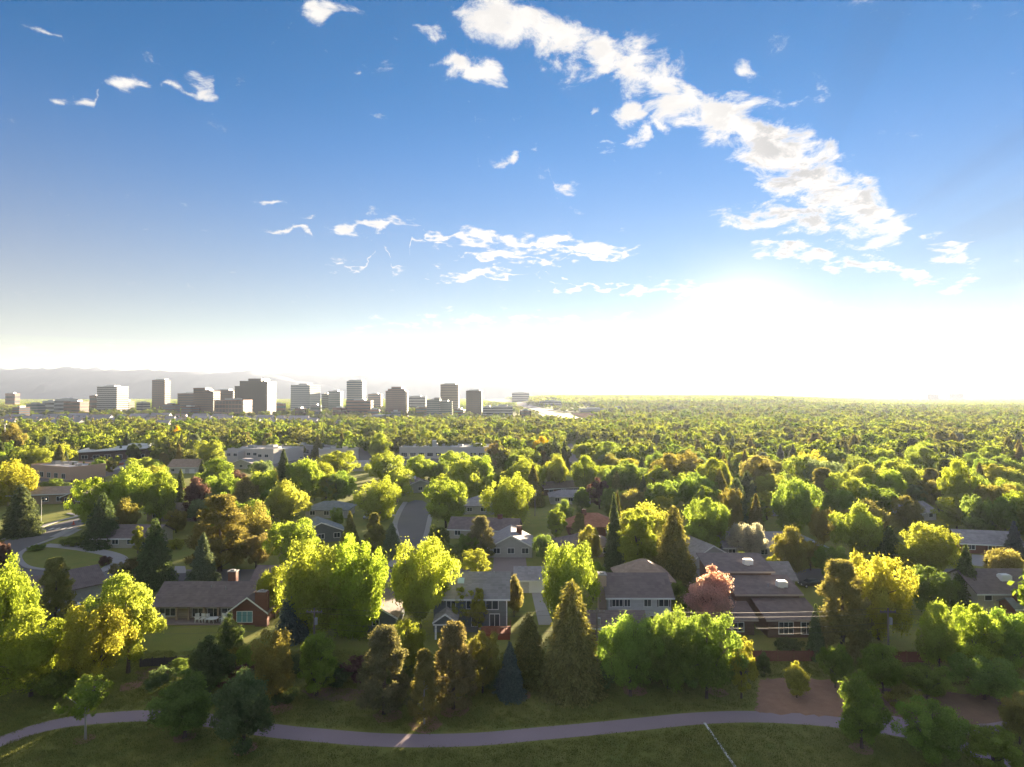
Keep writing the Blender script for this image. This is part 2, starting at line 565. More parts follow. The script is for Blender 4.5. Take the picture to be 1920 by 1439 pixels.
# ------------------------------------------------------------------ ground
def build_ground():
    rs = [0, 20, 45, 60, 80, 100, 130, 170, 230, 320, 450, 620, 850, 960]
    while rs[-1] < 3200:
        rs.append(rs[-1] * 1.035)
    while rs[-1] < 8200:
        rs.append(rs[-1] * 1.10)
    azs = [rad(-48 + 96 * i / 120) for i in range(121)] + [rad(48 + 264 * i / 24) for i in range(1, 24)]
    vs, fs = [(0, 0, 0)], []
    for r in rs[1:]:
        for a in azs:
            x, y = r * math.sin(a), r * math.cos(a)
            vs.append((x, y, terrain(x, y)))
    n = len(azs)
    for k in range(n):
        fs.append((0, 1 + (k + 1) % n, 1 + k))
    for i in range(len(rs) - 2):
        for k in range(n):
            a, c = 1 + i * n + k, 1 + i * n + (k + 1) % n
            fs.append((a, c, c + n, a + n))
    me = bpy.data.meshes.new('ground')
    me.from_pydata(vs, [], fs)
    me.shade_smooth()
    me.materials.append(MATS['grass'])
    me.flip_normals() if me.polygons[5].normal.z < 0 else None
    tag(link(bpy.data.objects.new('ground', me)), kind='structure')


build_ground()


def smooth_line(pts, n=8):
    out = []
    P = [Vector(p) for p in pts]
    for i in range(len(P) - 1):
        p0, p1, p2, p3 = P[max(i - 1, 0)], P[i], P[i + 1], P[min(i + 2, len(P) - 1)]
        for k in range(n):
            t = k / n
            out.append(0.5 * ((2 * p1) + (p2 - p0) * t + (2 * p0 - 5 * p1 + 4 * p2 - p3) * t * t + (3 * p1 - p0 - 3 * p2 + p3) * t ** 3))
    out.append(P[-1])
    return out


def sheet(name, pts_px, z, m, kind='structure', label=None, cat=None, world=False):
    """a flat patch on the ground whose outline was read off the photograph"""
    pts = [Vector((p[0], p[1], 0)) for p in pts_px] if world else [gp(*p) for p in pts_px]
    if name.endswith('_bed'):
        rr = random.Random(len(pts))
        pts = [q + Vector((rr.uniform(-.3, .3), rr.uniform(-.3, .3), 0)) for q in smooth_line(pts + pts[:1], 7)[:-1]]
    b = MB()
    b.prism([(p.x, p.y) for p in pts], -0.05, z)
    o = b.build(name, m)
    return tag(o, label, cat, kind=kind)


def ribbon(name, pts, width, z, m, kind='structure', world=False, n=8, follow=False):
    P = [Vector((p[0], p[1], 0)) for p in pts] if world else [gp(*p) for p in pts]
    P = smooth_line(P, n)
    b = MB()
    L, R = [], []
    for i, p in enumerate(P):
        d = (P[min(i + 1, len(P) - 1)] - P[max(i - 1, 0)])
        d.z = 0
        nrm = Vector((-d.y, d.x, 0)).normalized() * width / 2
        zz = (lambda q: terrain(q.x, q.y) if follow else 0.0)
        a, c = p + nrm, p - nrm
        L.append((a.x, a.y, zz(a) + z))
        R.append((c.x, c.y, zz(c) + z))
    k = len(P)
    lo = [(q[0], q[1], q[2] - z - 0.05) for q in L + R]
    b.add(L + R + lo, [(i, k + i, k + i + 1, i + 1) for i in range(k - 1)] + [(i + 1, 2 * k + i + 1, 2 * k + i, i) for i in range(k - 1)] +
          [(k + i, 3 * k + i, 3 * k + i + 1, k + i + 1) for i in range(k - 1)])
    o = b.build(name, m)
    return tag(o, kind=kind)


# paved path through the park, with a branch at the far end
PATH = [(-90, 1420), (0, 1391), (80, 1364), (160, 1350), (290, 1342), (400, 1352), (510, 1370), (600, 1379), (700, 1387), (800, 1389), (900, 1386), (1000, 1377),
        (1100, 1368), (1200, 1358), (1300, 1348), (1400, 1344), (1500, 1348), (1580, 1356), (1690, 1372), (1790, 1395), (1900, 1440), (1990, 1490)]
ribbon('path', PATH, 2.6, 0.012, M_PATH)
ribbon('path', [(1640, 1362), (1700, 1352), (1790, 1368), (1880, 1360), (1990, 1350)], 2.2, 0.008, M_PATH)
ribbon('drainage_strip', [(1321, 1356), (1349, 1396), (1380, 1441), (1400, 1472)], 0.26, 0.03, M_WHITE)
# planting beds
sheet('mulch_bed', [(1422, 1290), (1432, 1274), (1470, 1272), (1540, 1274), (1600, 1276), (1612, 1300), (1590, 1330), (1578, 1344), (1500, 1340), (1424, 1336), (1420, 1312)], 0.02, M_MULCH)
sheet('soil_bed', [(1600, 1290), (1700, 1292), (1800, 1300), (1930, 1305), (1990, 1330), (1900, 1352), (1790, 1358), (1690, 1346), (1625, 1325)], 0.018, M_DIRT)
sheet('soil_bed', [(250, 1262), (300, 1250), (345, 1248), (350, 1262), (300, 1276), (262, 1278)], 0.018, M_DIRT)
sheet('soil_bed', [(560, 1296), (620, 1290), (690, 1296), (700, 1306), (650, 1314), (590, 1312)], 0.018, M_DIRT)
for (mx, my, mr) in [(158, 1386, 1.05), (346, 1382, 1.2), (525, 1328, 1.5), (727, 1342, 1.7), (797, 1358, 1.9), (851, 1330, 1.9), (245, 1287, 1.4), (460, 1404, 1.3), (975, 1304, 1.4), (1616, 1405, 1.2), (1345, 1298, 1.3), (1190, 1296, 1.5)]:
    c = gp(mx, my)
    rr = random.Random(mx)
    sheet('mulch_ring', [(c.x + mr * rr.uniform(.85, 1.1) * math.cos(t * 2 * math.pi / 18), c.y + mr * rr.uniform(.85, 1.1) * math.sin(t * 2 * math.pi / 18)) for t in range(18)], 0.024, M_MULCH, world=True)

# streets
sheet('road', [(-160, 1062), (0, 1017), (67, 996), (107, 982), (157, 969), (200, 957), (215, 966), (145, 988), (107, 1005), (67, 1020), (50, 1028), (38, 1042), (45, 1056), (62, 1064),
               (100, 1068), (200, 1070), (330, 1069), (330, 1091), (150, 1091), (0, 1089), (-160, 1092)], 0.010, M_ASPH)
ribbon('road', [(330, 1079.5), (600, 1079), (900, 1078), (1300, 1078), (1700, 1078), (2050, 1078)], 9.0, 0.006, M_ASPH)
sheet('road', [(763, 943), (779, 938), (793, 939), (804, 947), (806, 957), (803, 970), (797, 1000), (786, 1034), (777, 1066), (738, 1066), (752, 1030), (747, 1005), (745, 985), (752, 960)], 0.014, M_ASPH)
ribbon('pavement', [(760, 942), (749, 960), (740, 985), (743, 1005), (746, 1030), (732, 1064)], 1.6, 0.13, M_CONC)
ribbon('pavement', [(806, 950), (809, 960), (806, 972), (800, 1000), (789.5, 1034), (781, 1064)], 1.4, 0.13, M_CONC)
ribbon('pavement', [(-120, 1048), (0, 1013), (67, 992), (107, 978.5), (157, 966), (200, 954)], 1.5, 0.13, M_CONC)
ribbon('kerb', [(145, 990), (107, 1008), (67, 1023), (47, 1032), (36, 1043), (42, 1057), (60, 1065.5), (100, 1069.5), (200, 1071.5)], 1.1, 0.13, M_CONC)
ribbon('driveway', [(83, 1022.5), (120, 1025), (165, 1031), (205, 1039), (226, 1050), (210, 1062), (198, 1070)], 3.2, 0.03, M_CONC)
ribbon('driveway', [(137, 993), (118, 1003), (108, 1007)], 4.5, 0.026, M_CONC)
sheet('driveway', [(926, 1040), (985, 1040), (989, 1074), (924, 1074)], 0.03, M_CONC2)
sheet('driveway', [(996, 1108), (1012, 1108), (1038, 1172), (1010, 1172)], 0.03, M_CONC)
sheet('driveway', [(1318, 1045), (1345, 1042), (1358, 1074), (1322, 1074)], 0.03, M_CONC)
sheet('driveway', [(328, 1062), (347, 1062), (350, 1075), (326, 1075)], 0.03, M_CONC)
sheet('driveway', [(1822, 1040), (1850, 1042), (1890, 1056), (1870, 1066), (1822, 1060)], 0.03, M_CONC)
ribbon('driveway', [(722, 966), (735, 966.5), (744, 967)], 2.4, 0.03, M_CONC)
ribbon('footpath', [(128, 963), (140, 966), (150, 969), (160, 969)], 1.2, 0.14, M_CONC)
# painted crossing on the side street
for i in range(5):
    cxp = 92 + i * 11.5
    ribbon('crossing_stripe', [(cxp, 993.6 - i * 0.35), (cxp + 9, 990.4 - i * 0.35)], 0.55, 0.0145, M_WHITE)
# lots by the shops
sheet('parking_lot', [(330, 866), (390, 838), (470, 831), (930, 835), (945, 862), (760, 872), (560, 876), (420, 872)], 0.01, M_ASPH)
sheet('parking_lot', [(60, 905), (120, 870), (250, 848), (330, 850), (330, 866), (250, 880), (160, 905), (80, 925)], 0.008, M_ASPH)
ribbon('road', [(150, 893), (200, 882), (242, 872), (300, 862)], 7.0, 0.014, M_CONC)
ribbon('lane', [(1070, 880), (1072, 860), (1071, 845), (1064, 832)], 7.0, 0.01, M_CONC2)
# the motorway climbing the rise, its ramps and bare cuttings
ribbon('motorway', [(903, 747.5), (933, 751), (970, 755.5), (993, 763), (1017, 770), (1042, 778), (1083, 787), (1150, 797)], 34, 0.35, M_CONC2, follow=True, n=14)
ribbon('ramp', [(905, 750), (940, 757), (965, 763), (990, 770), (1020, 779), (1060, 788)], 9, 0.3, M_CONC, follow=True, n=14)
ribbon('ramp', [(1005, 752), (990, 757), (985, 761), (1000, 764), (1040, 770)], 9, 0.32, M_CONC, follow=True, n=14)
sheet_pts = [(1070, 776), (1180, 772), (1290, 775), (1300, 786), (1200, 790), (1100, 786)]


def draped(name, pts_px, z, m):
    P = [gp(*p) for p in pts_px]
    c = sum(P, Vector()) / len(P)
    c.z = terrain(c.x, c.y)
    vs = [c] + P
    vs = [(v.x, v.y, v.z + z) for v in vs]
    b = MB().add(vs, [(0, 1 + i, 1 + (i + 1) % len(P)) for i in range(len(P))])
    return tag(b.build(name, m), kind='structure')


draped('bare_lot', sheet_pts, 0.8, mat('pale_earth', (0.17, 0.12, 0.09), 1.0, 0.4, 0.01, 0.1, spec=0.0))


# ------------------------------------------------------------------ mountains along the horizon
def build_mountains():
    near = [(-420, 694), (-200, 687), (0, 690), (60, 693), (110, 690), (160, 691), (240, 694), (315, 692), (350, 697), (400, 699), (470, 698), (520, 705), (580, 716), (640, 730), (700, 741)]
    far = [(300, 700), (480, 697), (540, 699), (600, 702), (640, 706), (682, 701), (700, 704), (712, 701), (760, 706), (840, 703), (880, 708), (930, 711), (985, 708), (1012, 702), (1060, 707), (1110, 706),
           (1180, 711), (1260, 714), (1340, 719), (1500, 722), (1600, 727), (1700, 728), (1800, 730), (1920, 731), (2100, 729), (2400, 726)]
    m = mat('hazed_mountain_forest', (0.040, 0.065, 0.100), 0.95, 0.35, 0.0006, 0.004)  # forest colour shifted to blue, distance haze put into it
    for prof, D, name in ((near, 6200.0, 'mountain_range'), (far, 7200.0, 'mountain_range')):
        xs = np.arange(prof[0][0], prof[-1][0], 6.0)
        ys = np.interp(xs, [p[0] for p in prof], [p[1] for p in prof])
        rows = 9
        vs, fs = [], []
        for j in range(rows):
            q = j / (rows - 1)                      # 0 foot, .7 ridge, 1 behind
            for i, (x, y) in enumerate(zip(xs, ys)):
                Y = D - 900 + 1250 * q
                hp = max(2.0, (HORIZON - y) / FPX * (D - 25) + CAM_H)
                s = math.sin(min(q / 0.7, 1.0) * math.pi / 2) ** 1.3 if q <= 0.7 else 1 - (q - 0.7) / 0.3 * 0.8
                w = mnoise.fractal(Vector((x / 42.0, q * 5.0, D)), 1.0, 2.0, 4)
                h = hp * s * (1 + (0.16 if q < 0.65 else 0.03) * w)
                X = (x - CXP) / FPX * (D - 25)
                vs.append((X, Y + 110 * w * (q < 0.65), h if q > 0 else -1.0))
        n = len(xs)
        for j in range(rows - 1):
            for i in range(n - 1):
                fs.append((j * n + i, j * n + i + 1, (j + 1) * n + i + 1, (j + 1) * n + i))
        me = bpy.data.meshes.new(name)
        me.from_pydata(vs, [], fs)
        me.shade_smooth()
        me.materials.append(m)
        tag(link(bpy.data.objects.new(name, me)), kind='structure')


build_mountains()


# ------------------------------------------------------------------ the hazy evening air
def build_haze():
    b = MB().box(-9500, -9500, -8.0, 9500, 9500, 335.0)
    m, nb, out = base_mat('haze_air')
    v = nb.n('ShaderNodeVolumePrincipled')
    v.inputs['Color'].default_value = HAZE['col'] + (1,)
    v.inputs['Density'].default_value = HAZE['density']
    v.inputs['Anisotropy'].default_value = HAZE['g']
    nb.l.new(v.outputs[0], out.inputs['Volume'])
    o = b.build('haze', m)
    tag(o, 'thin pale evening haze over the whole suburb', 'haze', kind='stuff')


HAZE = dict(col=(0.64, 0.75, 0.97), density=3.8e-5, g=0.35)
build_haze()

# ------------------------------------------------------------------ trees
def leaf_mesh(name, C, N, L, W, seed, m, along=None, clump=None):
    """C centres, N normals, L lengths, W widths -> pointed leaf faces with a tint each"""
    rng = np.random.default_rng(seed)
    n = len(C)
    N = N / (np.linalg.norm(N, axis=1, keepdims=True) + 1e-9)
    if along is None:
        T = rng.normal(size=(n, 3))
    else:
        T = along + rng.normal(size=(n, 3)) * 0.35
    T = T - N * (T * N).sum(1, keepdims=True)
    T /= np.linalg.norm(T, axis=1, keepdims=True) + 1e-9
    B = np.cross(N, T)
    L, W = L[:, None], W[:, None]
    V = np.stack([C + T * L * .5, C + B * W * .5 + T * L * .08, C - T * L * .5, C - B * W * .5 + T * L * .08], 1).reshape(-1, 3)
    me = bpy.data.meshes.new(name)
    me.vertices.add(4 * n)
    me.vertices.foreach_set('co', V.astype(np.float32).ravel())
    me.loops.add(4 * n)
    me.loops.foreach_set('vertex_index', np.arange(4 * n, dtype=np.int32))
    me.polygons.add(n)
    me.polygons.foreach_set('loop_start', np.arange(0, 4 * n, 4, dtype=np.int32))
    me.polygons.foreach_set('loop_total', np.full(n, 4, dtype=np.int32))
    a = me.attributes.new('tint', 'FLOAT', 'FACE')
    tv = rng.random(n)
    if clump is not None:
        tv = tv * .45 + clump * .55
    a.data.foreach_set('value', tv.astype(np.float32))
    me.materials.append(m)
    me.update()
    return me


def sphere_dirs(rng, n):
    d = rng.normal(size=(n, 3))
    return d / np.linalg.norm(d, axis=1, keepdims=True)


def make_leafy(seed, n, h, w, tf, style, leaf, nclump=60, m='leaf', sparse=0.0):
    """returns (crown mesh, trunk mesh): crown of leaf clumps round limbs"""
    rng = np.random.default_rng(seed)
    cz, a, c = h * (tf + (1 - tf) * .5), w / 2, h * (1 - tf) / 2
    k = np.arange(nclump) + .5
    ph = np.pi * (1 + 5 ** .5) * k + rng.normal(0, .25, nclump)
    ct = np.clip(1 - 2 * k / nclump + rng.normal(0, .07, nclump), -1, 1)
    st = np.sqrt(1 - ct ** 2)
    rr = rng.uniform(.52, 1.0, nclump)
    if style == 'vase':
        prof = np.where(ct > 0, 1.0, 1.0 - .55 * (-ct))
    elif style == 'oval':
        prof = 1 - .30 * np.clip(ct, 0, 1)
    elif style == 'cone':
        prof = np.clip(1.05 - .62 * (ct + 1) / 2, .25, 1)
    else:
        prof = np.where(ct < -.2, .9, 1.0)
    lob = 1 + .16 * np.sin(ph * 1.0 + seed) * st + .10 * np.sin(ph * 2 + seed * 2)
    cen = np.stack([a * rr * st * np.cos(ph) * prof * lob, a * rr * st * np.sin(ph) * prof * lob, cz + c * rr * ct * (1 + rng.normal(0, .05, nclump))], 1)
    inner = sphere_dirs(rng, nclump // 4) * np.array([a, a, c]) * rng.uniform(.1, .5, (nclump // 4, 1)) + np.array([0, 0, cz])
    cen = np.concatenate([cen, inner])
    rad_ = w * rng.uniform(.055, .165, len(cen))
    if style == 'tuft':
        # crown of many upward sprays
        top = cen[:, 2] > cz - c * .2
        rad_[top] *= .8
    wgt = rad_ ** 2
    cnt = rng.multinomial(n, wgt / wgt.sum())
    idx = np.repeat(np.arange(len(cen)), cnt)
    d = sphere_dirs(rng, n)
    out = cen[idx] - np.array([0, 0, cz])
    out /= np.linalg.norm(out, axis=1, keepdims=True) + 1e-6
    d = d + out * .45
    d /= np.linalg.norm(d, axis=1, keepdims=True)
    q = rng.uniform(.45, 1.0, n) ** .6
    stretch = np.array([1, 1, 1.35 if style == 'tuft' else .85])
    sprig = np.where(rng.random(n) < .13, rng.uniform(1.1, 1.65, n), 1.0)
    C = cen[idx] + d * (rad_[idx] * q * rng.uniform(.85, 1.12, n) * sprig)[:, None] * stretch
    cl = rng.random(len(cen))[idx]
    if sparse:
        keep = rng.random(n) > sparse * (0.3 + 0.7 * (rng.random(len(cen))[idx] > .5))
        C, d, out, cl = C[keep], d[keep], out[keep], cl[keep]
    N = d * .8 + out * .35 + rng.normal(size=C.shape) * .55
    nn = len(C)
    L = leaf * rng.uniform(.7, 1.3, nn)
    crown = leaf_mesh('crown', C, N, L, L * .62, seed + 1, MATS[m], clump=cl)
    b = MB()
    r0 = (.018 * h + .06) * (.6 if sparse else 1)
    lean = rng.normal(0, .15, 2)
    b.tube([(0, 0, -0.1), (lean[0] * .3, lean[1] * .3, h * tf), (lean[0], lean[1], h * (tf + (1 - tf) * .45)), (lean[0], lean[1], h * .85)], [r0 * 1.25, r0 * .85, r0 * .55, r0 * .12], 7)
    order = rng.permutation(nclump)[:9]
    for i in order:
        z0 = h * rng.uniform(tf * .9, tf + (1 - tf) * .45)
        p0 = Vector((lean[0] * .5, lean[1] * .5, z0))
        p1 = Vector(cen[i])
        if p1.z < z0:
            continue
        mid = p0.lerp(p1, .5) + Vector((0, 0, .06 * h))
        b.tube([p0, mid, p1], [r0 * .5, r0 * .3, r0 * .08], 5)
    return crown, b.mesh('trunk', M_BARK, True)


def make_spruce(seed, n, h, w, leaf, droop=.25, power=.9, m='needle', base=.05):
    rng = np.random.default_rng(seed)
    nl = 26
    C, N, A = [], [], []
    b = MB()
    b.tube([(0, 0, -.1), (0, 0, h * .5), (0, 0, h * .98)], [.022 * h, .013 * h, .002 * h], 7)
    layers = np.linspace(base, .975, nl) ** .96
    wsum = sum((1.02 - z) for z in layers)
    for z in layers:
        R0 = w / 2 * (1 - z) ** power + .03 * w
        nb = max(5, int(13 * (1 - z) + 4))
        per = max(3, int(n * (1.02 - z) / wsum / nb))
        a0 = rng.uniform(0, 6.28)
        for kk in range(nb):
            a = a0 + kk * 2 * np.pi / nb + rng.normal(0, .12)
            R = R0 * rng.uniform(.72, 1.14)
            s = rng.uniform(.12, 1.0, per) ** .75
            side = rng.normal(0, .16, per) * R * (1.1 - s * .55)
            zz = h * z - droop * R * s ** 1.4 + rng.normal(0, .018 * h, per) + .05 * R * s ** 4
            ca, sa = np.cos(a), np.sin(a)
            C.append(np.stack([ca * R * s - sa * side, sa * R * s + ca * side, zz], 1))
            nv = np.stack([np.full(per, ca * .5), np.full(per, sa * .5), np.full(per, .85)], 1) + rng.normal(0, .5, (per, 3))
            N.append(nv)
            A.append(np.stack([np.full(per, ca), np.full(per, sa), np.full(per, -.25)], 1))
    C, N, A = np.concatenate(C), np.concatenate(N), np.concatenate(A)
    C[:, 2] = np.clip(C[:, 2], .12, h)
    L = leaf * rng.uniform(.7, 1.3, len(C))
    return leaf_mesh('crown', C, N, L, L * .42, seed, MATS[m], A), b.mesh('trunk', M_BARK, True)


def make_pine(seed, n, h, w, tf, leaf, nclump=95):
    rng = np.random.default_rng(seed)
    cen, out = [], []
    for i in range(nclump):
        t = (i + .5) / nclump
        z = tf + (1 - tf) * t
        prof = (1 - t) ** .55 * (min(1, t / .16 + .45))
        R = w / 2 * prof * rng.uniform(.45, .95)
        a = i * 2.39996 + rng.normal(0, .25)
        cen.append((R * np.cos(a), R * np.sin(a), h * z + rng.normal(0, .02 * h)))
    cen = np.array(cen)
    rd = w * rng.uniform(.07, .135, nclump)
    cnt = rng.multinomial(n, rd ** 2 / (rd ** 2).sum())
    idx = np.repeat(np.arange(nclump), cnt)
    d = sphere_dirs(rng, n)
    d[:, 2] = d[:, 2] * .8 + .25
    C = cen[idx] + d * (rd[idx] * rng.uniform(.35, 1.05, n))[:, None]
    N = sphere_dirs(rng, n) + d * .3
    L = leaf * rng.uniform(.7, 1.3, n)
    C[:, 2] = np.clip(C[:, 2], .2, h)
    crown = leaf_mesh('crown', C, N, L, L * .34, seed, MATS['needle'], d, rng.random(nclump)[idx])
    b = MB()
    b.tube([(0, 0, -.1), (0, 0, h * .4), (0, 0, h * .95)], [.024 * h, .017 * h, .003 * h], 7)
    for i in rng.permutation(nclump)[:22]:
        p = Vector(cen[i])
        b.tube([(0, 0, max(.5, p.z - .25 * math.hypot(p.x, p.y))), p], [.006 * h, .002 * h], 4)
    return crown, b.mesh('trunk', M_BARK, True)


# prototypes: name -> list of (crown, trunk, natural height, natural width)
PROTO = {}
PROTO['round'] = [make_leafy(s, 25000, 10, 10, .14, 'round', .31, 54) + (10, 10.4) for s in (11, 12, 13)]
PROTO['spread'] = [make_leafy(s, 25000, 9, 11, .15, 'vase', .33, 62) + (9, 11.4) for s in (21, 22)]
PROTO['tuft'] = [make_leafy(s, 26000, 10, 10, .12, 'tuft', .33, 80) + (10.4, 10.4) for s in (31, 32)]
PROTO['oval'] = [make_leafy(s, 20000, 11, 6.6, .10, 'oval', .28, 52) + (11, 7.0) for s in (41, 42)]
PROTO['egg'] = [make_leafy(s, 22000, 9, 7, .08, 'cone', .27, 64) + (9.2, 7.0) for s in (51, 52)]
PROTO['young'] = [make_leafy(61, 5200, 7.4, 4.6, .36, 'oval', .27, 42, sparse=.25) + (7.4, 4.8)]
PROTO['spruce'] = [make_spruce(s, 22000, 11, 5.6, .38) + (11, 5.6) for s in (71, 72, 73)]
PROTO['broad_spruce'] = [make_spruce(s, 24000, 11, 8, .42, .32, .62) + (11, 8) for s in (75, 76)]
PROTO['pine'] = [make_pine(s, 22000, 11, 7.6, .10, .40) + (11, 7.4) for s in (81, 82, 83)]
PROTO['shrub'] = [make_leafy(s, 7000, 3.0, 4.0, .02, 'round', .20, 45) + (3.0, 4.1) for s in (91, 92)]
NAMES = {'round': 'leafy_tree', 'spread': 'leafy_tree', 'tuft': 'leafy_tree', 'oval': 'leafy_tree', 'egg': 'leafy_tree', 'young': 'young_tree', 'spruce': 'spruce_tree', 'broad_spruce': 'spruce_tree',
         'pine': 'pine_tree', 'shrub': 'shrub'}
SHAPE = {'round': 'rounded leafy', 'spread': 'spreading leafy', 'tuft': 'tufted leafy', 'oval': 'upright leafy', 'egg': 'egg-shaped leafy', 'young': 'young', 'spruce': 'narrow spruce', 'broad_spruce': 'broad spruce', 'pine': 'pine', 'shrub': 'bushy'}
TC = {'bright': (0.165, 0.205, 0.040), 'lime': (0.205, 0.222, 0.048), 'green': (0.120, 0.170, 0.040), 'deep': (0.110, 0.152, 0.044), 'olive': (0.150, 0.145, 0.052), 'brown': (0.138, 0.126, 0.066),
      'dark': (0.078, 0.105, 0.050), 'blue': (0.095, 0.120, 0.110), 'purple': (0.085, 0.052, 0.058), 'pink': (0.36, 0.245, 0.265), 'yellow': (0.30, 0.22, 0.012), 'silver': (0.24, 0.26, 0.30), 'sage': (0.110, 0.145, 0.085)}
CWORD = {'bright': 'bright green', 'lime': 'yellow-green', 'green': 'mid-green', 'deep': 'deep green', 'olive': 'olive', 'brown': 'brownish', 'dark': 'dark green', 'blue': 'blue-grey', 'purple': 'purplish',
         'pink': 'pink', 'yellow': 'golden yellow', 'silver': 'silvery', 'sage': 'sage green'}
TREES = []           # (x, y, crown radius) of everything planted
FILLED = []          # planted without a label of its own yet
_tn = [0]


def plant(kind, x, y, z, h, w, colour, label=None, cat='tree', group=None, pale=False):
    i = _tn[0]
    _tn[0] += 1
    pr = PROTO[kind]
    crown, trunk, h0, w0 = pr[i % len(pr)]
    rr = random.Random(i * 7 + 3)
    root = empty(NAMES[kind], (x, y, z), rr.uniform(0, 6.28))
    k = rr.uniform(.97, 1.03)
    root.scale = (w / w0 * k, w / w0 / k, h / h0)
    t = bpy.data.objects.new('trunk', trunk)
    t.parent = root
    link(t)
    if pale:
        t.data = trunk.copy()
        t.data.materials[0] = M_BARK_PALE
    c = bpy.data.objects.new('crown', crown)
    c.parent = root
    q = TC[colour]
    j = rr.uniform(.88, 1.12)
    c.color = (q[0] * j * rr.uniform(.92, 1.08), q[1] * j, q[2] * j * rr.uniform(.85, 1.15), 1)
    link(c)
    tag(root, label, cat, group)
    TREES.append((x, y, w / 2))
    if label is None:
        FILLED.append((root, kind, colour, x, y, h, w))
    return root


def tree(kind, cx, ytop, ybase, wpx, colour, label=None, cat='tree', group=None, pale=False):
    p = gp(cx, ybase)
    h = max(1.2, z_at(ytop, p.y) - p.z)
    return plant(kind, p.x, p.y, p.z, h, wpx * p.y / FPX, colour, label, cat, group, pale)


# --- the park and the tree line behind it
T = tree
T('young', 160, 1260, 1387, 82, 'green', 'slender young tree with pale trunk alone on the lawn beside the path', pale=True)
T('egg', 346, 1248, 1384, 122, 'deep', 'dense dark green egg-shaped tree standing across the path, mulch ring at its foot')
T('egg', 458, 1244, 1406, 114, 'dark', 'darkest dense cone-like tree at the path edge, below the ranch house')
T('round', 176, 1126, 1296, 118, 'lime', 'tall yellow-green tree with sunlit crown above the slender young tree')
T('round', 58, 1152, 1306, 140, 'bright', 'wide bright-topped tree at the lower left corner behind the path')
T('oval', 240, 1080, 1262, 92, 'lime', 'upright sunlit yellow-green tree beside the ranch house lawn')
T('tuft', 14, 1050, 1250, 108, 'bright', 'tall tree cut by the left edge of the picture, crown lit on top')
T('round', 225, 1085, 1215, 110, 'bright', 'bright round crown just left of the ranch house roof', pale=False)
T('pine', 104, 1046, 1168, 74, 'olive', 'shaggy olive pine in front of the gabled house at far left')
T('egg', 392, 1186, 1300, 92, 'dark', 'dark dense tree at the edge of the ranch house back lawn')
T('round', 335, 1232, 1262, 40, 'deep', 'low round dark bush at the corner of the back lawn', 'shrub')
T('round', 516, 1182, 1322, 88, 'olive', 'olive-brown tree with mulch ring, right of the two dark cone-like trees')
T('oval', 594, 1178, 1304, 82, 'green', 'lit green tree between the olive-brown tree and the shaggy pines')
T('shrub', 440, 1212, 1250, 34, 'olive', 'small olive bush behind the dark dense trees', 'shrub')
T('shrub', 466, 1204, 1256, 44, 'green', 'leafy green bush under the brick gable of the ranch house', 'shrub')
T('egg', 430, 1145, 1238, 50, 'dark', 'narrow dark tree standing against the patio of the ranch house')
T('pine', 720, 1174, 1340, 116, 'brown', 'shaggy brown pine leaning left of the pair, mulch ring below')
T('round', 762, 1160, 1262, 66, 'bright', 'small bright leafy tree peeping out behind the left brown pine')
T('pine', 795, 1216, 1358, 62, 'olive', 'smaller olive pine with pale trunk and mulch ring nearest the path', pale=True)
T('pine', 850, 1166, 1330, 100, 'brown', 'tallest sunlit brown pine above the path, orange mulch ring at its foot')
T('round', 905, 1182, 1300, 62, 'olive', 'olive leafy tree touching the right side of the tallest brown pine')
T('spruce', 956, 1200, 1306, 62, 'blue', 'blue-grey spruce standing alone between the pines and the big conifer')
T('broad_spruce', 992, 1148, 1280, 82, 'olive', 'broad olive conifer left of the tall feathery conifer')
T('broad_spruce', 1072, 1086, 1296, 128, 'olive', 'tallest feathery olive conifer in the middle of the tree line')
T('round', 1182, 1148, 1306, 112, 'green', 'large rounded tree at the left end of the broad leafy clump')
T('tuft', 1252, 1140, 1292, 84, 'green', 'leafy tree in the middle of the broad clump below the white house')
T('round', 1325, 1150, 1310, 112, 'green', 'large dense green tree at the right of the broad leafy clump')
T('oval', 1390, 1184, 1310, 52, 'lime', 'narrow sunlit tree on the right flank of the broad leafy clump')
T('egg', 1433, 1217, 1270, 30, 'dark', 'small dark columnar evergreen behind the mulch bed')
T('egg', 1494, 1234, 1308, 47, 'lime', 'small glowing oval tree standing in the mulch bed')
T('round', 1566, 1205, 1290, 56, 'green', 'irregular green tree at the top edge of the mulch bed')
T('egg', 1616, 1250, 1404, 94, 'green', 'pear-shaped green tree with lit tip standing over the path')
T('round', 1750, 1308, 1432, 104, 'green', 'spreading green bush-like tree near the bottom right corner')
T('oval', 1862, 1350, 1462, 90, 'green', 'green tree cut by the bottom edge near the right corner')
T('round', 1656, 1212, 1300, 92, 'green', 'low green crown behind the pear-shaped green tree')
T('round', 1738, 1246, 1310, 70, 'green', 'low green crown between the soil bed and the wooden fence')
T('round', 1846, 1226, 1312, 118, 'green', 'wide green mass of a tree at the right edge above the soil bed')
T('round', 1912, 1300, 1396, 70, 'olive', 'olive tree cut by the right edge over the soil bed')
T('pine', 1580, 1052, 1232, 118, 'olive', 'big sunlit olive conifer right of the split-level house')
T('tuft', 1648, 1038, 1200, 122, 'lime', 'brightest yellow-green tree behind the big olive conifer')
T('round', 1762, 1136, 1268, 70, 'bright', 'bright crown left in the pair before the right-hand brick chimney')
T('round', 1832, 1132, 1262, 104, 'bright', 'wide sunlit crown in front of the house at right edge')
T('round', 1902, 1140, 1272, 90, 'green', 'green crown cut by the right edge below the brick chimney')
T('spruce', 1530, 1130, 1236, 40, 'dark', 'dark narrow evergreen at the right end of the split-level house')
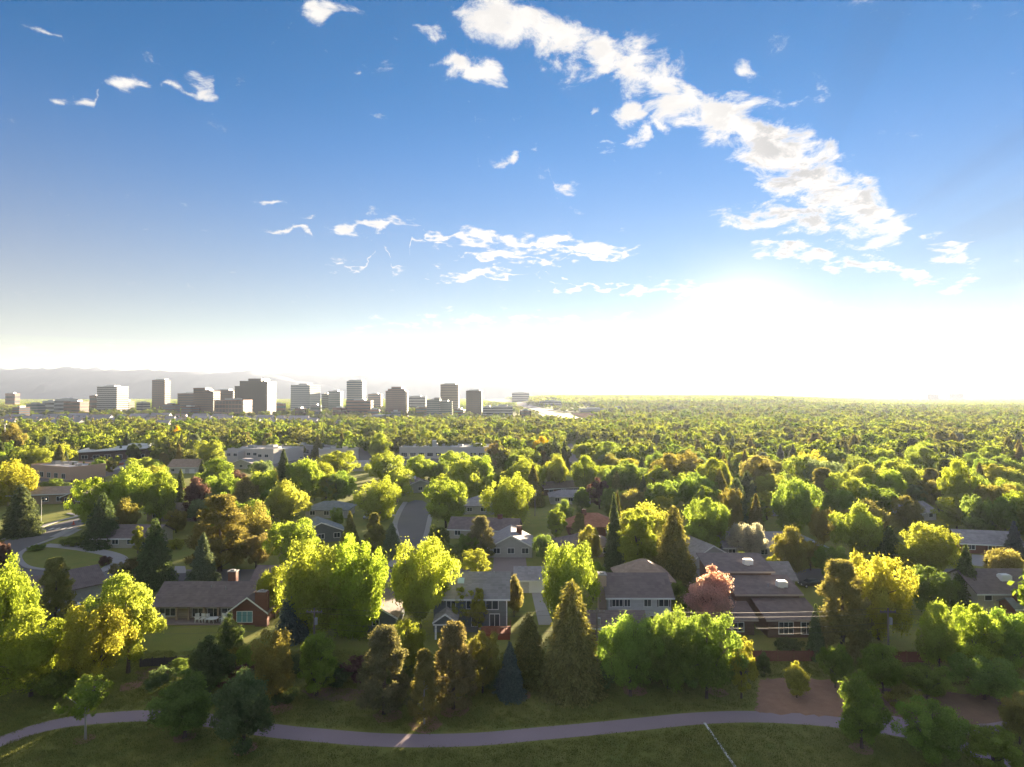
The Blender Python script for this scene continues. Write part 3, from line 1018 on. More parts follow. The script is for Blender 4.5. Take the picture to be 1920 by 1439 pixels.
# understorey along the tree line; last three bushes added to block sun streaks
for k_, (cx_, yb_, w_, c_) in enumerate([(625, 1284, 70, 'dark'), (680, 1276, 76, 'purple'), (752, 1288, 60, 'dark'), (820, 1284, 66, 'olive'), (935, 1276, 62, 'dark'), (1012, 1286, 70, 'olive'), (1120, 1284, 60, 'dark'),
                                         (1220, 1276, 80, 'deep'), (1290, 1280, 70, 'deep'), (300, 1290, 60, 'dark'), (440, 1290, 70, 'purple'), (110, 1302, 90, 'deep'), (1480, 1226, 50, 'dark'), (1700, 1330, 70, 'olive'), (560, 1262, 60, 'dark'), (876, 1299, 58, 'olive'), (918, 1291, 48, 'dark'), (532, 1316, 48, 'dark')]):
    T('shrub', cx_, yb_ - w_ * .62, yb_, w_, c_, f"{['first', 'second', 'third', 'fourth', 'fifth', 'sixth', 'seventh', 'eighth', 'ninth', 'tenth', 'eleventh', 'twelfth', 'thirteenth', 'fourteenth', 'fifteenth', 'sixteenth', 'seventeenth', 'eighteenth'][sorted([625, 680, 752, 820, 935, 1012, 1120, 1220, 1290, 300, 440, 110, 1480, 1700, 560, 876, 918, 532]).index(cx_)]} understorey bush from the left along the tree line", 'shrub', 'understorey bushes')
# --- gardens between the houses
T('spruce', 552, 1046, 1196, 72, 'blue', 'blue-grey spruce in front of the huge twin bright trees')
T('tuft', 592, 1016, 1196, 132, 'bright', 'left half of the huge twin bright trees above the back gardens')
T('tuft', 668, 1010, 1192, 128, 'bright', 'right half of the huge twin bright trees above the back gardens')
T('round', 515, 1062, 1160, 60, 'bright', 'bright crown touching the right end of the ranch house roof')
T('spread', 788, 1024, 1184, 126, 'lime', 'pale yellow-green tree overhanging the grey two-storey house')
T('oval', 893, 1023, 1092, 56, 'lime', 'small bright upright tree behind the roof of the grey two-storey house')
T('oval', 868, 1096, 1182, 40, 'lime', 'left of two fresh green crowns against the grey house wall')
T('oval', 897, 1094, 1186, 42, 'lime', 'right of two fresh green crowns against the grey house wall')
T('egg', 964, 1074, 1156, 36, 'brown', 'narrow brownish evergreen at the corner of the grey house')
T('tuft', 1062, 1014, 1176, 112, 'bright', 'large bright feathery tree between the grey house and the white house')
T('round', 1112, 1046, 1126, 46, 'green', 'green crown hugging the right side of the large feathery tree')
T('egg', 1336, 1056, 1186, 104, 'pink', 'pink blossoming tree beside the split-level house')
T('oval', 1270, 1084, 1168, 44, 'green', 'mid-green tree between the white house and the pink tree')
T('round', 1394, 1034, 1108, 52, 'bright', 'round lit tree behind the roof of the split-level house')
T('oval', 1449, 1038, 1098, 32, 'lime', 'slim yellowish tree behind the split-level house')
T('broad_spruce', 1264, 948, 1112, 96, 'olive', 'towering olive conifer behind the white two-storey house')
T('oval', 1200, 950, 1094, 80, 'bright', 'tall lit tree left of the towering olive conifer')
T('spruce', 1152, 924, 1072, 44, 'dark', 'dark narrow conifer beside the red-roofed house')
T('round', 1327, 934, 1040, 80, 'bright', 'rounded tree glowing above the silvery tree')
T('round', 1402, 978, 1052, 68, 'silver', 'silvery white-leaved tree in front of a pale house')
T('round', 1482, 994, 1086, 74, 'olive', 'shaded olive tree right of the silvery tree')
T('tuft', 1740, 980, 1082, 118, 'lime', 'fan-shaped bright tree above the brightest yellow-green tree')
T('broad_spruce', 1668, 986, 1064, 60, 'dark', 'dark spruce left of the fan-shaped bright tree')
T('spread', 1614, 952, 1056, 92, 'bright', 'twin-crowned bright tree behind the dark spruce')
T('spruce', 1812, 1020, 1138, 58, 'dark', 'tall dark spruce beside the side street at right')
T('round', 1888, 1026, 1106, 76, 'olive', 'olive round tree at the right edge beyond the side street')
T('spruce', 1902, 976, 1046, 40, 'blue', 'spruce at the right edge behind the small brick house')
T('round', 1742, 1062, 1150, 90, 'deep', 'deep green tree in shade left of the tall dark spruce')
T('round', 1560, 1020, 1092, 60, 'deep', 'deep green tree behind the roofs of the split-level house')
T('spruce', 380, 998, 1104, 66, 'sage', 'grey-green spruce rising behind the ranch house chimney')
T('broad_spruce', 290, 972, 1100, 80, 'dark', 'dark spruce between the loop drive and the ranch house')
T('shrub', 242, 1048, 1096, 60, 'brown', 'round brown shrub beside the loop drive', 'shrub')
T('broad_spruce', 192, 924, 1024, 72, 'dark', 'heavy dark conifer beside the painted crossing')
T('pine', 412, 930, 1072, 118, 'olive', 'broad olive-brown pine behind the grey-green spruce')
T('round', 548, 972, 1070, 92, 'bright', 'bright tree behind the huge twin bright trees')
T('shrub', 330, 1010, 1030, 30, 'lime', 'small yellow-green bush by the house wall near the loop drive', 'shrub')
T('oval', 258, 985, 1038, 26, 'lime', 'little yellow-green tree before the house by the loop drive')
T('shrub', 142, 1006, 1022, 46, 'deep', 'low clipped dark shrub inside the loop drive', 'shrub')
T('shrub', 68, 1020, 1032, 28, 'deep', 'low clipped shrub at the mouth of the loop drive', 'shrub')
T('shrub', 196, 1042, 1060, 24, 'purple', 'small reddish shrub at the inner bend of the loop drive', 'shrub')
T('oval', 165, 1058, 1092, 16, 'lime', 'left of two thin yellow saplings by the street', 'tree')
T('oval', 183, 1064, 1094, 14, 'lime', 'right of two thin yellow saplings by the street', 'tree')
T('broad_spruce', 40, 908, 1004, 70, 'dark', 'large dark spruce at the left edge beside the street corner')
T('round', 4, 1014, 1074, 26, 'purple', 'purplish crown cut by the left edge beside the road')
# --- the middle distance, tree by tree
for (k, cx, yt, yb, w, c) in [
    ('tuft', 30, 866, 945, 82, 'lime'), ('round', 178, 896, 990, 74, 'bright'), ('spread', 245, 878, 985, 84, 'bright'), ('round', 300, 890, 985, 66, 'bright'), ('egg', 367, 892, 978, 50, 'purple'),
    ('spruce', 338, 880, 946, 34, 'dark'), ('round', 405, 866, 944, 72, 'green'), ('round', 398, 826, 884, 58, 'bright'), ('round', 494, 880, 960, 70, 'bright'), ('spread', 535, 908, 986, 82, 'lime'),
    ('spruce', 531, 842, 914, 38, 'dark'), ('round', 575, 858, 950, 64, 'bright'), ('oval', 612, 888, 950, 34, 'bright'), ('round', 272, 858, 896, 62, 'bright'), ('round', 460, 900, 968, 46, 'olive'),
    ('round', 712, 816, 864, 42, 'bright'), ('round', 632, 846, 900, 66, 'bright'), ('round', 630, 884, 946, 66, 'green'), ('spread', 720, 854, 910, 74, 'bright'), ('round', 745, 878, 942, 60, 'bright'),
    ('tuft', 712, 898, 974, 78, 'bright'), ('spread', 788, 858, 910, 66, 'bright'), ('round', 846, 846, 910, 64, 'bright'), ('round', 900, 852, 932, 62, 'bright'), ('round', 817, 878, 912, 30, 'dark'),
    ('round', 836, 896, 990, 84, 'bright'), ('spruce', 656, 958, 1028, 40, 'olive'), ('pine', 702, 962, 1030, 42, 'olive'), ('broad_spruce', 734, 980, 1046, 44, 'sage'), ('round', 820, 984, 1042, 44, 'dark'),
    ('pine', 902, 968, 1048, 62, 'brown'), ('round', 633, 952, 992, 30, 'bright'), ('tuft', 955, 892, 986, 88, 'bright'), ('round', 965, 856, 904, 40, 'green'), ('round', 1004, 870, 926, 46, 'bright'),
    ('spread', 1043, 860, 924, 52, 'lime'), ('round', 1096, 860, 930, 60, 'bright'), ('round', 1145, 874, 926, 44, 'bright'), ('egg', 1092, 912, 960, 38, 'green'), ('round', 1057, 940, 990, 36, 'green'),
    ('oval', 1042, 950, 1010, 34, 'bright'), ('pine', 1086, 962, 1012, 34, 'olive'), ('round', 1168, 924, 970, 36, 'bright'), ('spruce', 1158, 920, 1016, 26, 'olive'), ('round', 1194, 916, 976, 56, 'olive'),
    ('spruce', 1040, 818, 880, 24, 'dark'), ('spruce', 1058, 824, 880, 24, 'dark'), ('egg', 1014, 828, 880, 20, 'dark'), ('round', 1016, 822, 862, 40, 'yellow'), ('round', 930, 832, 880, 38, 'brown'),
    ('round', 1094, 830, 872, 40, 'bright'), ('round', 1140, 832, 886, 56, 'green'), ('round', 1585, 886, 976, 62, 'bright'), ('round', 1672, 878, 960, 58, 'bright'), ('round', 1794, 870, 972, 62, 'bright'),
    ('round', 1830, 928, 1010, 58, 'deep'), ('round', 1892, 900, 968, 60, 'bright'), ('tuft', 1492, 896, 1000, 88, 'green'), ('round', 1373, 918, 1000, 56, 'olive'), ('round', 1656, 840, 892, 54, 'bright'),
    ('spread', 1732, 834, 890, 66, 'bright'), ('round', 1295, 886, 950, 62, 'bright'), ('round', 1545, 950, 1030, 50, 'olive'), ('pine', 1350, 990, 1040, 40, 'olive'), ('round', 1700, 930, 1000, 54, 'olive'),
    ('spruce', 137, 866, 894, 16, 'dark'), ('spruce', 157, 864, 891, 14, 'dark'), ('round', 188, 856, 876, 18, 'bright'), ('round', 207, 857, 876, 14, 'bright'), ('round', 220, 856, 874, 13, 'bright'),
    ('round', 250, 832, 862, 26, 'dark'), ('spruce', 226, 834, 860, 14, 'dark'), ('round', 100, 900, 930, 54, 'deep'), ('round', 60, 836, 890, 60, 'bright'), ('round', 110, 832, 880, 56, 'bright'),
    ('round', 22, 800, 868, 44, 'olive'), ('round', 27, 808, 830, 18, 'yellow'), ('round', 191, 816, 840, 18, 'yellow'), ('round', 332, 802, 836, 18, 'yellow'), ('spruce', 1240, 868, 940, 34, 'olive'),
    ('round', 1240, 900, 980, 60, 'green'), ('round', 1420, 860, 930, 70, 'olive'), ('round', 1760, 900, 960, 44, 'olive'), ('round', 1850, 860, 920, 50, 'green'), ('spruce', 1726, 870, 930, 26, 'dark'),
    ('round', 880, 1000, 1048, 40, 'deep'), ('round', 1020, 1000, 1056, 44, 'deep'), ('round', 1105, 990, 1060, 50, 'olive'), ('shrub', 850, 1020, 1046, 50, 'deep'), ('round', 480, 1000, 1066, 60, 'brown'),
    ('round', 235, 940, 1010, 56, 'olive'), ('round', 330, 955, 1000, 40, 'olive'), ('round', 1520, 1010, 1070, 60, 'olive'), ('round', 1640, 1060, 1110, 60, 'olive'), ('round', 1240, 1010, 1080, 50, 'olive'),
]:
    T(k, cx, yt, yb, w, c, group='trees of the middle distance')

# ------------------------------------------------------------------ houses
ROOFC = {'brown': (0.20, 0.160, 0.152), 'grey': (0.27, 0.255, 0.25), 'tan': (0.38, 0.28, 0.21), 'red': (0.42, 0.19, 0.12), 'teal': (0.22, 0.24, 0.235), 'slate': (0.32, 0.30, 0.31), 'dark': (0.17, 0.135, 0.125), 'lilac': (0.38, 0.35, 0.38)}
WALLC = {'brick': (0.17, 0.075, 0.055), 'grey': (0.155, 0.172, 0.175), 'white': (0.54, 0.53, 0.53), 'beige': (0.36, 0.30, 0.235), 'cream': (0.45, 0.41, 0.33), 'brown': (0.17, 0.11, 0.08), 'tan': (0.34, 0.26, 0.19), 'pale': (0.40, 0.39, 0.375), 'pink': (0.46, 0.33, 0.26)}


def roof_mat(c):
    return banded('shingle_' + c, ROOFC[c], 'y', 0.32, 0.28, 0.9, 0.22)


def wall_mat(c):
    return banded('siding_' + c, WALLC[c], 'z', 0.22, 0.22, 0.8, 0.12)


def gable(root, x0, x1, y0, y1, hw, rise, wall, roof, ridge='x', over=0.55, z0=0.0, trim=True, ridge_at=0.5, name='wall'):
    """a block with a pitched roof; returns the roof"""
    w = MB()
    ym, xm = y0 + (y1 - y0) * ridge_at, x0 + (x1 - x0) * ridge_at
    if ridge == 'x':
        prof = [(y0, z0), (y1, z0), (y1, hw), (ym, hw + rise), (y0, hw)]
        vs = [(x0, p[0], p[1]) for p in prof] + [(x1, p[0], p[1]) for p in prof]
    else:
        prof = [(x0, z0), (x1, z0), (x1, hw), (xm, hw + rise), (x0, hw)]
        vs = [(p[0], y1, p[1]) for p in prof] + [(p[0], y0, p[1]) for p in prof]
    w.add(vs, [(0, 4, 3, 2, 1), (5, 6, 7, 8, 9)] + [(i, (i + 1) % 5, 5 + (i + 1) % 5, 5 + i) for i in range(5)])
    w.build(name, wall_mat(wall), root)
    r = MB()
    t = 0.16
    if ridge == 'x':
        s0, s1 = rise / (ym - y0 + 1e-6), rise / (y1 - ym + 1e-6)
        zr = hw + rise + t
        r.slab((x0 - over, y0 - over, zr - (ym - y0 + over) * s0), (x1 + over, y0 - over, zr - (ym - y0 + over) * s0), (x1 + over, ym, zr), (x0 - over, ym, zr), t)
        r.slab((x0 - over, ym, zr), (x1 + over, ym, zr), (x1 + over, y1 + over, zr - (y1 - ym + over) * s1), (x0 - over, y1 + over, zr - (y1 - ym + over) * s1), t)
    else:
        s0, s1 = rise / (xm - x0 + 1e-6), rise / (x1 - xm + 1e-6)
        zr = hw + rise + t
        r.slab((x0 - over, y1 + over, zr - (xm - x0 + over) * s0), (x0 - over, y0 - over, zr - (xm - x0 + over) * s0), (xm, y0 - over, zr), (xm, y1 + over, zr), t)
        r.slab((xm, y1 + over, zr), (xm, y0 - over, zr), (x1 + over, y0 - over, zr - (x1 - xm + over) * s1), (x1 + over, y1 + over, zr - (x1 - xm + over) * s1), t)
    ro = r.build('roof', roof_mat(roof), root)
    if trim:
        f = MB()
        if ridge == 'x':
            ze = zr - (ym - y0 + over) * s0
            f.box(x0 - over, y0 - over - .05, ze - t - .14, x1 + over, y0 - over - .003, ze - .03)
        else:
            for (xa, za, xb, zb) in ((x0 - over, zr - (xm - x0 + over) * s0, xm, zr), (xm, zr, x1 + over, zr - (x1 - xm + over) * s1)):
                f.add([(xa, y0 - over - .05, za - t - .14), (xb, y0 - over - .05, zb - t - .14), (xb, y0 - over - .05, zb - .02), (xa, y0 - over - .05, za - .02),
                       (xa, y0 - over - .004, za - t - .14), (xb, y0 - over - .004, zb - t - .14), (xb, y0 - over - .004, zb - .02), (xa, y0 - over - .004, za - .02)],
                      [(0, 1, 2, 3), (7, 6, 5, 4), (0, 4, 5, 1), (2, 6, 7, 3), (1, 5, 6, 2), (3, 7, 4, 0)])
        f.build('fascia', M_WHITE, ro)
    return ro


def hip(root, x0, x1, y0, y1, hw, rise, wall, roof, over=0.6):
    MB().box(x0, y0, 0, x1, y1, hw).build('wall', wall_mat(wall), root)
    X0, X1, Y0, Y1 = x0 - over, x1 + over, y0 - over, y1 + over
    d = min((X1 - X0), (Y1 - Y0)) / 2
    if X1 - X0 >= Y1 - Y0:
        ra, rb = (X0 + d, (Y0 + Y1) / 2, hw + rise), (X1 - d, (Y0 + Y1) / 2, hw + rise)
    else:
        ra, rb = ((X0 + X1) / 2, Y0 + d, hw + rise), ((X0 + X1) / 2, Y1 - d, hw + rise)
    e = hw - .02
    vs = [(X0, Y0, e), (X1, Y0, e), (X1, Y1, e), (X0, Y1, e), ra, rb, (X0, Y0, e - .16), (X1, Y0, e - .16), (X1, Y1, e - .16), (X0, Y1, e - .16)]
    if X1 - X0 >= Y1 - Y0:
        fs = [(0, 1, 5, 4), (1, 2, 5), (2, 3, 4, 5), (3, 0, 4)]
    else:
        fs = [(0, 1, 4), (1, 2, 5, 4), (2, 3, 5), (3, 0, 4, 5)]
    fs += [(0, 6, 7, 1), (1, 7, 8, 2), (2, 8, 9, 3), (3, 9, 6, 0), (6, 9, 8, 7)]
    return MB().add(vs, fs).build('roof', roof_mat(roof), root)


def window(root, x, z, w, h, y, mull=1, face='front', glass=None, name='window'):
    """white frame standing proud of the wall, dark pane set back in it; x z = lower middle"""
    f = MB()
    t = .09
    a, b = x - w / 2, x + w / 2

    def bx(m, x0, y0, z0, x1, y1, z1):
        if face == 'front':
            m.box(x0, y0, z0, x1, y1, z1)
        elif face == 'right':
            m.box(-y1, x0, z0, -y0, x1, z1)
        else:
            m.box(y0, x0, z0, y1, x1, z1)
    o = y
    bx(f, a - t, o - .07, z - t, b + t, o + .02, z)
    bx(f, a - t, o - .07, z + h, b + t, o + .02, z + h + t)
    bx(f, a - t, o - .068, z, a, o + .02, z + h)
    bx(f, b, o - .068, z, b + t, o + .02, z + h)
    for i in range(mull):
        c = a + w * (i + 1) / (mull + 1)
        bx(f, c - .035, o - .055, z, c + .035, o + .01, z + h)
    wo = f.build(name, M_WHITE, root)
    p = MB()
    bx(p, a, o - .03, z, b, o + .015, z + h)
    p.build('pane', glass or M_GLASS, wo)
    return wo


def chimney(roof, x, y, z0, z1, w=1.0, d=0.8, m=None):
    c = MB().box(x - w / 2, y - d / 2, z0, x + w / 2, y + d / 2, z1).build('chimney', m or wall_mat('brick'), roof)
    return c


def cap(roof, x, y, z, w=1.2, d=1.0):
    MB().box(x - w / 2, y - d / 2, z + .003, x + w / 2, y + d / 2, z + .12).box(x - w * .2, y - d * .2, z + .12, x + w * .2, y + d * .2, z + .32).build('chimney_cap', M_CONC, roof)


def roof_vents(roof, spots):
    for (x, y, z) in spots:
        MB().tube([(x, y, z - .3), (x, y, z + .45)], [.08, .08], 6).build('vent_pipe', M_METAL, roof)


def ac_unit(root, x, y, z, s=1.0):
    b = MB()
    b.prism([(x - s * .8, y - s * .6), (x + s * .8, y - s * .6), (x + s * .8, y + s * .6), (x - s * .8, y + s * .6)], z, z + s * .85)
    b.box(x - s * .68, y - s * .5, z + s * .852, x + s * .68, y + s * .5, z + s * .98)
    b.box(x - s * .3, y - s * .3, z - .9, x + s * .3, y + s * .3, z - .003)
    return b.build('rooftop_cooler', M_WHITE, root)


def site(name, px, py, label, cat='house', rz=0.0, group=None):
    p = gp(px, py)
    r = empty(name, p, rad(rz))
    tag(r, label, cat, group)
    HOUSES.append((px, py, p))
    return r, p.y / FPX


HOUSES = []
# 1 the long ranch house with the patio
H, s = site('ranch_house', 385, 1168, 'long brown-roofed brick ranch house with covered patio and white chairs')
rf = gable(H, -9.4, 6.2, 1.6, 9.4, 2.6, 2.5, 'beige', 'brown', 'x', .6)
MB().box(-9.6, -1.2, .02, 5.2, 1.58, .16).build('patio', M_CONC2, H)
for x in (-9.2, -5.2, -3.2, -.6, 1.8, 4.2):
    MB().box(x - .16, .6, .163, x + .16, .92, 2.42).build('porch_post', wall_mat('tan'), H)
MB().slab((-10, .2, 2.56), (5.0, .2, 2.56), (5.0, 1.4, 2.9), (-10, 1.4, 2.9), .14).build('porch_roof', roof_mat('brown'), H)
for x in (-2.0, .6, 3.0):
    window(H, x, .5, 1.9, 1.7, 1.59, 1)
window(H, -7.2, .6, 2.6, 1.6, 1.59, 2)
rg = gable(H, 5.0, 10.4, -1.0, 10.2, 2.7, 2.0, 'brick', 'brown', 'y', .8)
window(H, 7.0, .5, 2.5, 1.7, -1.01, 2, glass=glass_mat('teal_glass', (0.16, 0.34, 0.36), .25))
MB().box(9.0, -1.75, 0, 11.0, -.81, 5.6).build('chimney', wall_mat('brick'), rg)
cap(rg, 10.0, -1.28, 5.6, 1.5, 1.1)
chimney(rf, 1.6, 6.6, 4.4, 6.7, 1.4, 1.0)
cap(rf, 1.6, 6.6, 6.7, 1.7, 1.2)
r2 = gable(H, 2.5, 12.0, 12.4, 20.0, 2.7, 2.3, 'beige', 'brown', 'x', .6, trim=False)
roof_vents(rf, [(-1.2, 4.4, 4.4), (1.5, 4.0, 4.3), (6.0, 6.5, 4.6)])
# 2 small grey outbuilding
H, s = site('garden_outbuilding', 700, 1186, 'small grey gabled outbuilding under the huge twin bright trees', 'shed')
rf = gable(H, -3.0, 3.6, 0, 8.0, 2.5, 1.9, 'grey', 'brown', 'y', .4)
window(H, .4, 1.1, 1.0, .9, -.01, 1)
# 3 the grey two-storey house
H, s = site('two_storey_house', 897, 1186, 'grey-green two-storey house with white trim and red deck')
rf = gable(H, -7.2, 4.6, 0, 9.5, 5.6, 2.6, 'grey', 'grey', 'x', .5)
window(H, 2.2, 3.7, 1.9, 1.35, -.01, 1)
window(H, 2.6, .9, 1.5, 2.0, -.01, 1)
window(H, -1.2, 3.8, 1.4, 1.2, -.01, 1)
window(H, -4.4, 3.8, 1.4, 1.2, -.01, 1)
window(H, -.6, 1.0, .9, 1.5, -.01, 0)
MB().box(4.45, -.06, 0, 4.62, -.003, 5.5).build('corner_board', M_WHITE, H)
sk = MB().slab((-3.6, 2.4, 7.16), (-2.5, 2.4, 7.16), (-2.5, 3.4, 7.71), (-3.6, 3.4, 7.71), .12).build('skylight', mat('skylight_glass', (.45, .6, .65), .2, .05), rf)
roof_vents(rf, [(-.2, 4.0, 8.0), (2.4, 4.2, 8.1)])
pr = gable(H, -6.6, -3.4, -3.0, -.02, 2.9, 1.1, 'grey', 'slate', 'y', .35, z0=2.4, name='porch_gable')
for x in (-6.5, -3.5):
    MB().box(x - .14, -2.95, 0, x + .14, -2.67, 2.395).build('porch_post', M_WHITE, H)
MB().box(-6.9, -3.1, 2.2, -3.1, -2.94, 2.398).build('porch_beam', M_WHITE, H)
M_DECK = mat('red_deck', (.27, .085, .05), .8, .2)
dk = MB().box(.6, -3.2, .9, 5.2, -.08, 1.05).build('deck', M_DECK, H)
for i in range(7):
    MB().box(.62 + i * .74, -3.19, 1.052, .70 + i * .74, -3.11, 1.95).build('baluster', M_DECK, dk)
MB().box(.6, -3.22, 1.953, 5.2, -3.08, 2.05).build('handrail', M_DECK, dk)
MB().box(.7, -3.12, .02, 5.1, -3.04, .898).build('skirt_board', M_DECK, dk)
MB().box(5.12, -3.0, 1.052, 5.2, -.1, 1.98).build('side_rail', M_DECK, dk)
# 4 garage behind the white driveway
H, s = site('garage', 990, 1112, 'grey-roofed garage at the head of the white driveway', 'garage')
rf = gable(H, -2.4, 3.4, 0, 7, 2.5, 1.5, 'white', 'slate', 'x', .4)
MB().box(.2, -.05, 0, 2.9, -.004, 2.1).build('garage_door', M_WHITE, H)
# 5 the white two-storey house
H, s = site('two_storey_house', 1196, 1182, 'white two-storey house with brown roof and pale end chimney')
rf = gable(H, -4.8, 5.4, 0, 8.6, 5.5, 2.4, 'white', 'brown', 'x', .5)
for x, w_, n_ in ((-3.3, 1.7, 2), (-1.7, .9, 1), (1.6, 1.1, 1), (4.2, 1.5, 1)):
    window(H, x, 3.85, w_, 1.15, -.01, n_)
M_SHUT = mat('dark_shutter', (.05, .045, .045), .7, .1)
for x in (-4.3, -2.36, 3.28, 5.1):
    MB().box(x - .12, -.05, 3.8, x + .12, -.004, 5.05).build('shutter', M_SHUT, H)
window(H, -.6, .8, 1.5, 1.6, -.01, 1)
window(H, 2.6, .8, 1.2, 1.5, -.01, 1)
MB().box(-6.0, 1.6, 0, -4.83, 3.6, 8.3).build('chimney', mat('pale_brick', (.50, .37, .29), .9, .2), rf)
cap(rf, -5.4, 2.6, 8.3, 1.4, 2.2)
lo = gable(H, -8.2, .2, -4.6, -.06, 2.4, 1.5, 'brown', 'brown', 'x', .45)
hb = hip(H, -1.0, 8.0, 9.0, 17.0, 5.2, 2.9, 'white', 'tan')
# 6 the split-level house: stepped single-pitch roofs
H, s = site('split_level_house', 1450, 1196, 'brown split-level house with three stepped roofs and white coolers')


def shed_block(x0, x1, y0, y1, hf, hb_, wall, roof, over=.5):
    w = MB()
    pf = [(y0, 0), (y1, 0), (y1, hb_), (y0, hf)]
    w.add([(x0, p[0], p[1]) for p in pf] + [(x1, p[0], p[1]) for p in pf], [(0, 3, 2, 1), (4, 5, 6, 7)] + [(i, (i + 1) % 4, 4 + (i + 1) % 4, 4 + i) for i in range(4)])
    w.build('wall', wall_mat(wall), H)
    k = (hb_ - hf) / (y1 - y0)
    ro = MB().slab((x0 - over, y0 - over, hf + .18 - over * k), (x1 + over, y0 - over, hf + .18 - over * k), (x1 + over, y1 + over, hb_ + .18 + over * k), (x0 - over, y1 + over, hb_ + .18 + over * k), .17).build('roof', roof_mat('brown'), H)
    MB().box(x0 - over, y0 - over - .05, hf - over * k - .12, x1 + over, y0 - over - .003, hf + .16 - over * k).build('fascia', mat('pale_trim', (.45, .38, .33), .7, .1), ro)
    return ro


shed_block(-.8, 7.2, 0, 5.2, 2.9, 4.1, 'brown', 'brown')
rb = shed_block(-3.6, 6.8, 5.75, 11.0, 5.0, 6.2, 'brown', 'brown')
rc = shed_block(-6.2, 4.6, 11.6, 17.5, 7.1, 8.4, 'brown', 'brown')
shed_block(-7.2, -2.6, 1.0, 5.0, 2.6, 3.6, 'brown', 'brown')
shed_block(-7.4, -4.2, 5.6, 10.6, 3.2, 4.2, 'brown', 'brown')
gable(H, 4.0, 12.0, 18.6, 26.0, 3.6, 2.2, 'pale', 'grey', 'x', .5, trim=False)
ac_unit(rb, 4.6, 7.4, 5.7, 1.0)
ac_unit(rc, 1.2, 13.4, 7.8, .95)
roof_vents(rb, [(2.4, 7.6, 5.7)])
window(H, 2.0, .6, 2.2, 1.8, -.01, 2)
window(H, 5.2, .6, 1.6, 1.8, -.01, 1)
window(H, -5.2, .6, 1.8, 1.4, .99, 1)
# 7 house at the right edge
H, s = site('gabled_house', 1890, 1152, 'brown-roofed house cut by the right edge with white rooftop cooler')
rf = gable(H, -5.2, 9, 0, 9, 3.9, 2.6, 'cream', 'brown', 'x', .6)
ac_unit(rf, 1.2, 2.2, 5.2, 1.1)
window(H, -3.4, 2.4, 1.2, 1.0, -.01, 0)
lo = gable(H, -1.6, 6.0, -3.6, -.06, 2.3, 1.0, 'brick', 'teal', 'x', .4)
chimney(lo, .2, -2.2, 2.0, 4.6, 1.7, 1.1)
cap(lo, .2, -2.2, 4.6, 1.9, 1.3)
# 8 gabled house at far left
H, s = site('gabled_house', 44, 1142, 'brown-roofed house at the left with pale gable end and dark window', rz=-38)
rf = gable(H, -4.2, 4.2, 0, 11, 3.0, 2.3, 'pale', 'brown', 'y', .6)
window(H, -1.4, 1.3, 1.5, 1.2, -.01, 1)
window(H, 1.8, 1.3, 1.2, 1.2, -.01, 1)

# 9.. the rows behind
def simple(name, px, py, w, d, hw, rise, wall, roof, label, kind='gable', ridge='x', rz=0, chim=None, wins=3, cat='house', garage=0):
    H, s = site(name, px, py, label, cat, rz)
    if kind == 'hip':
        rf = hip(H, -w / 2, w / 2, 0, d, hw, rise, wall, roof)
    else:
        rf = gable(H, -w / 2, w / 2, 0, d, hw, rise, wall, roof, ridge, .55)
    for i in range(wins):
        x = -w / 2 + w * (i + .5) / wins
        if garage and i >= wins - garage:
            g = MB().box(x - 1.3, -.05, 0, x + 1.3, -.004, 2.15).build('garage_door', M_WHITE, H)
            for k in range(3):
                MB().box(x - 1.25, -.075, .12 + k * .68, x + 1.25, -.052, .72 + k * .68).build('panel', M_WHITE, g)
        else:
            window(H, x, 1.0, 1.5, 1.2, -.01, 1)
    if chim:
        chimney(rf, chim[0], chim[1], hw + rise * .3, hw + rise + 1.0, 1.3, .9, chim[2] if len(chim) > 2 else None)
    return H, rf


simple('ranch_house', 230, 1028, 15, 9, 2.6, 2.2, 'cream', 'brown', 'cream brown-roofed house between the loop drive and the dark spruce', wins=4)
simple('ranch_house', 322, 978, 15, 9, 2.6, 2.3, 'beige', 'dark', 'low dark-roofed house half hidden by the purplish oval tree', 'hip')
simple('ranch_house', 145, 946, 11, 9, 2.6, 2.2, 'brown', 'dark', 'small dark house with pale gable beyond the street corner', 'gable', 'y')
simple('ranch_house', 342, 888, 14, 10, 3.2, 3.2, 'white', 'tan', 'brown-roofed house with two white garage doors facing the gardens', wins=3, garage=2)
simple('ranch_house', 612, 972, 13, 9, 2.6, 2.0, 'pale', 'teal', 'teal-grey-roofed house left of the street end', 'hip')
simple('ranch_house', 602, 1018, 12, 8, 2.6, 2.6, 'grey', 'teal', 'teal-roofed house behind the huge twin bright trees', 'gable', 'y', 25)
simple('ranch_house', 906, 965, 13, 10, 2.8, 2.6, 'pale', 'slate', 'slate-grey hip-roofed house right of the street end', 'hip')
H, rf = simple('ranch_house', 905, 1012, 18, 8, 2.7, 2.2, 'cream', 'brown', 'long brown-roofed house with brick chimney right of the street', 'gable', 'x', -8, (4.0, 4.0), 4)
simple('ranch_house', 958, 1046, 10, 11, 2.6, 2.6, 'pale', 'slate', 'slate-roofed house with pale gable before the wide driveway', 'gable', 'y', 0, (2.0, 6.0))
simple('garden_shed', 985, 1034, 3.4, 2.8, 2.3, .5, 'white', 'slate', 'small white shed beside the slate-roofed house', 'gable', 'x', 0, None, 1, 'shed')
simple('ranch_house', 1112, 1006, 13, 9, 2.7, 2.8, 'brick', 'red', 'red-roofed house beside the dark narrow conifer', 'hip', 'x', 0, (-2, 4))
simple('ranch_house', 1106, 1046, 12, 9, 2.6, 2.2, 'beige', 'brown', 'brown-roofed house just below the red-roofed house', 'hip', 'x', 10)
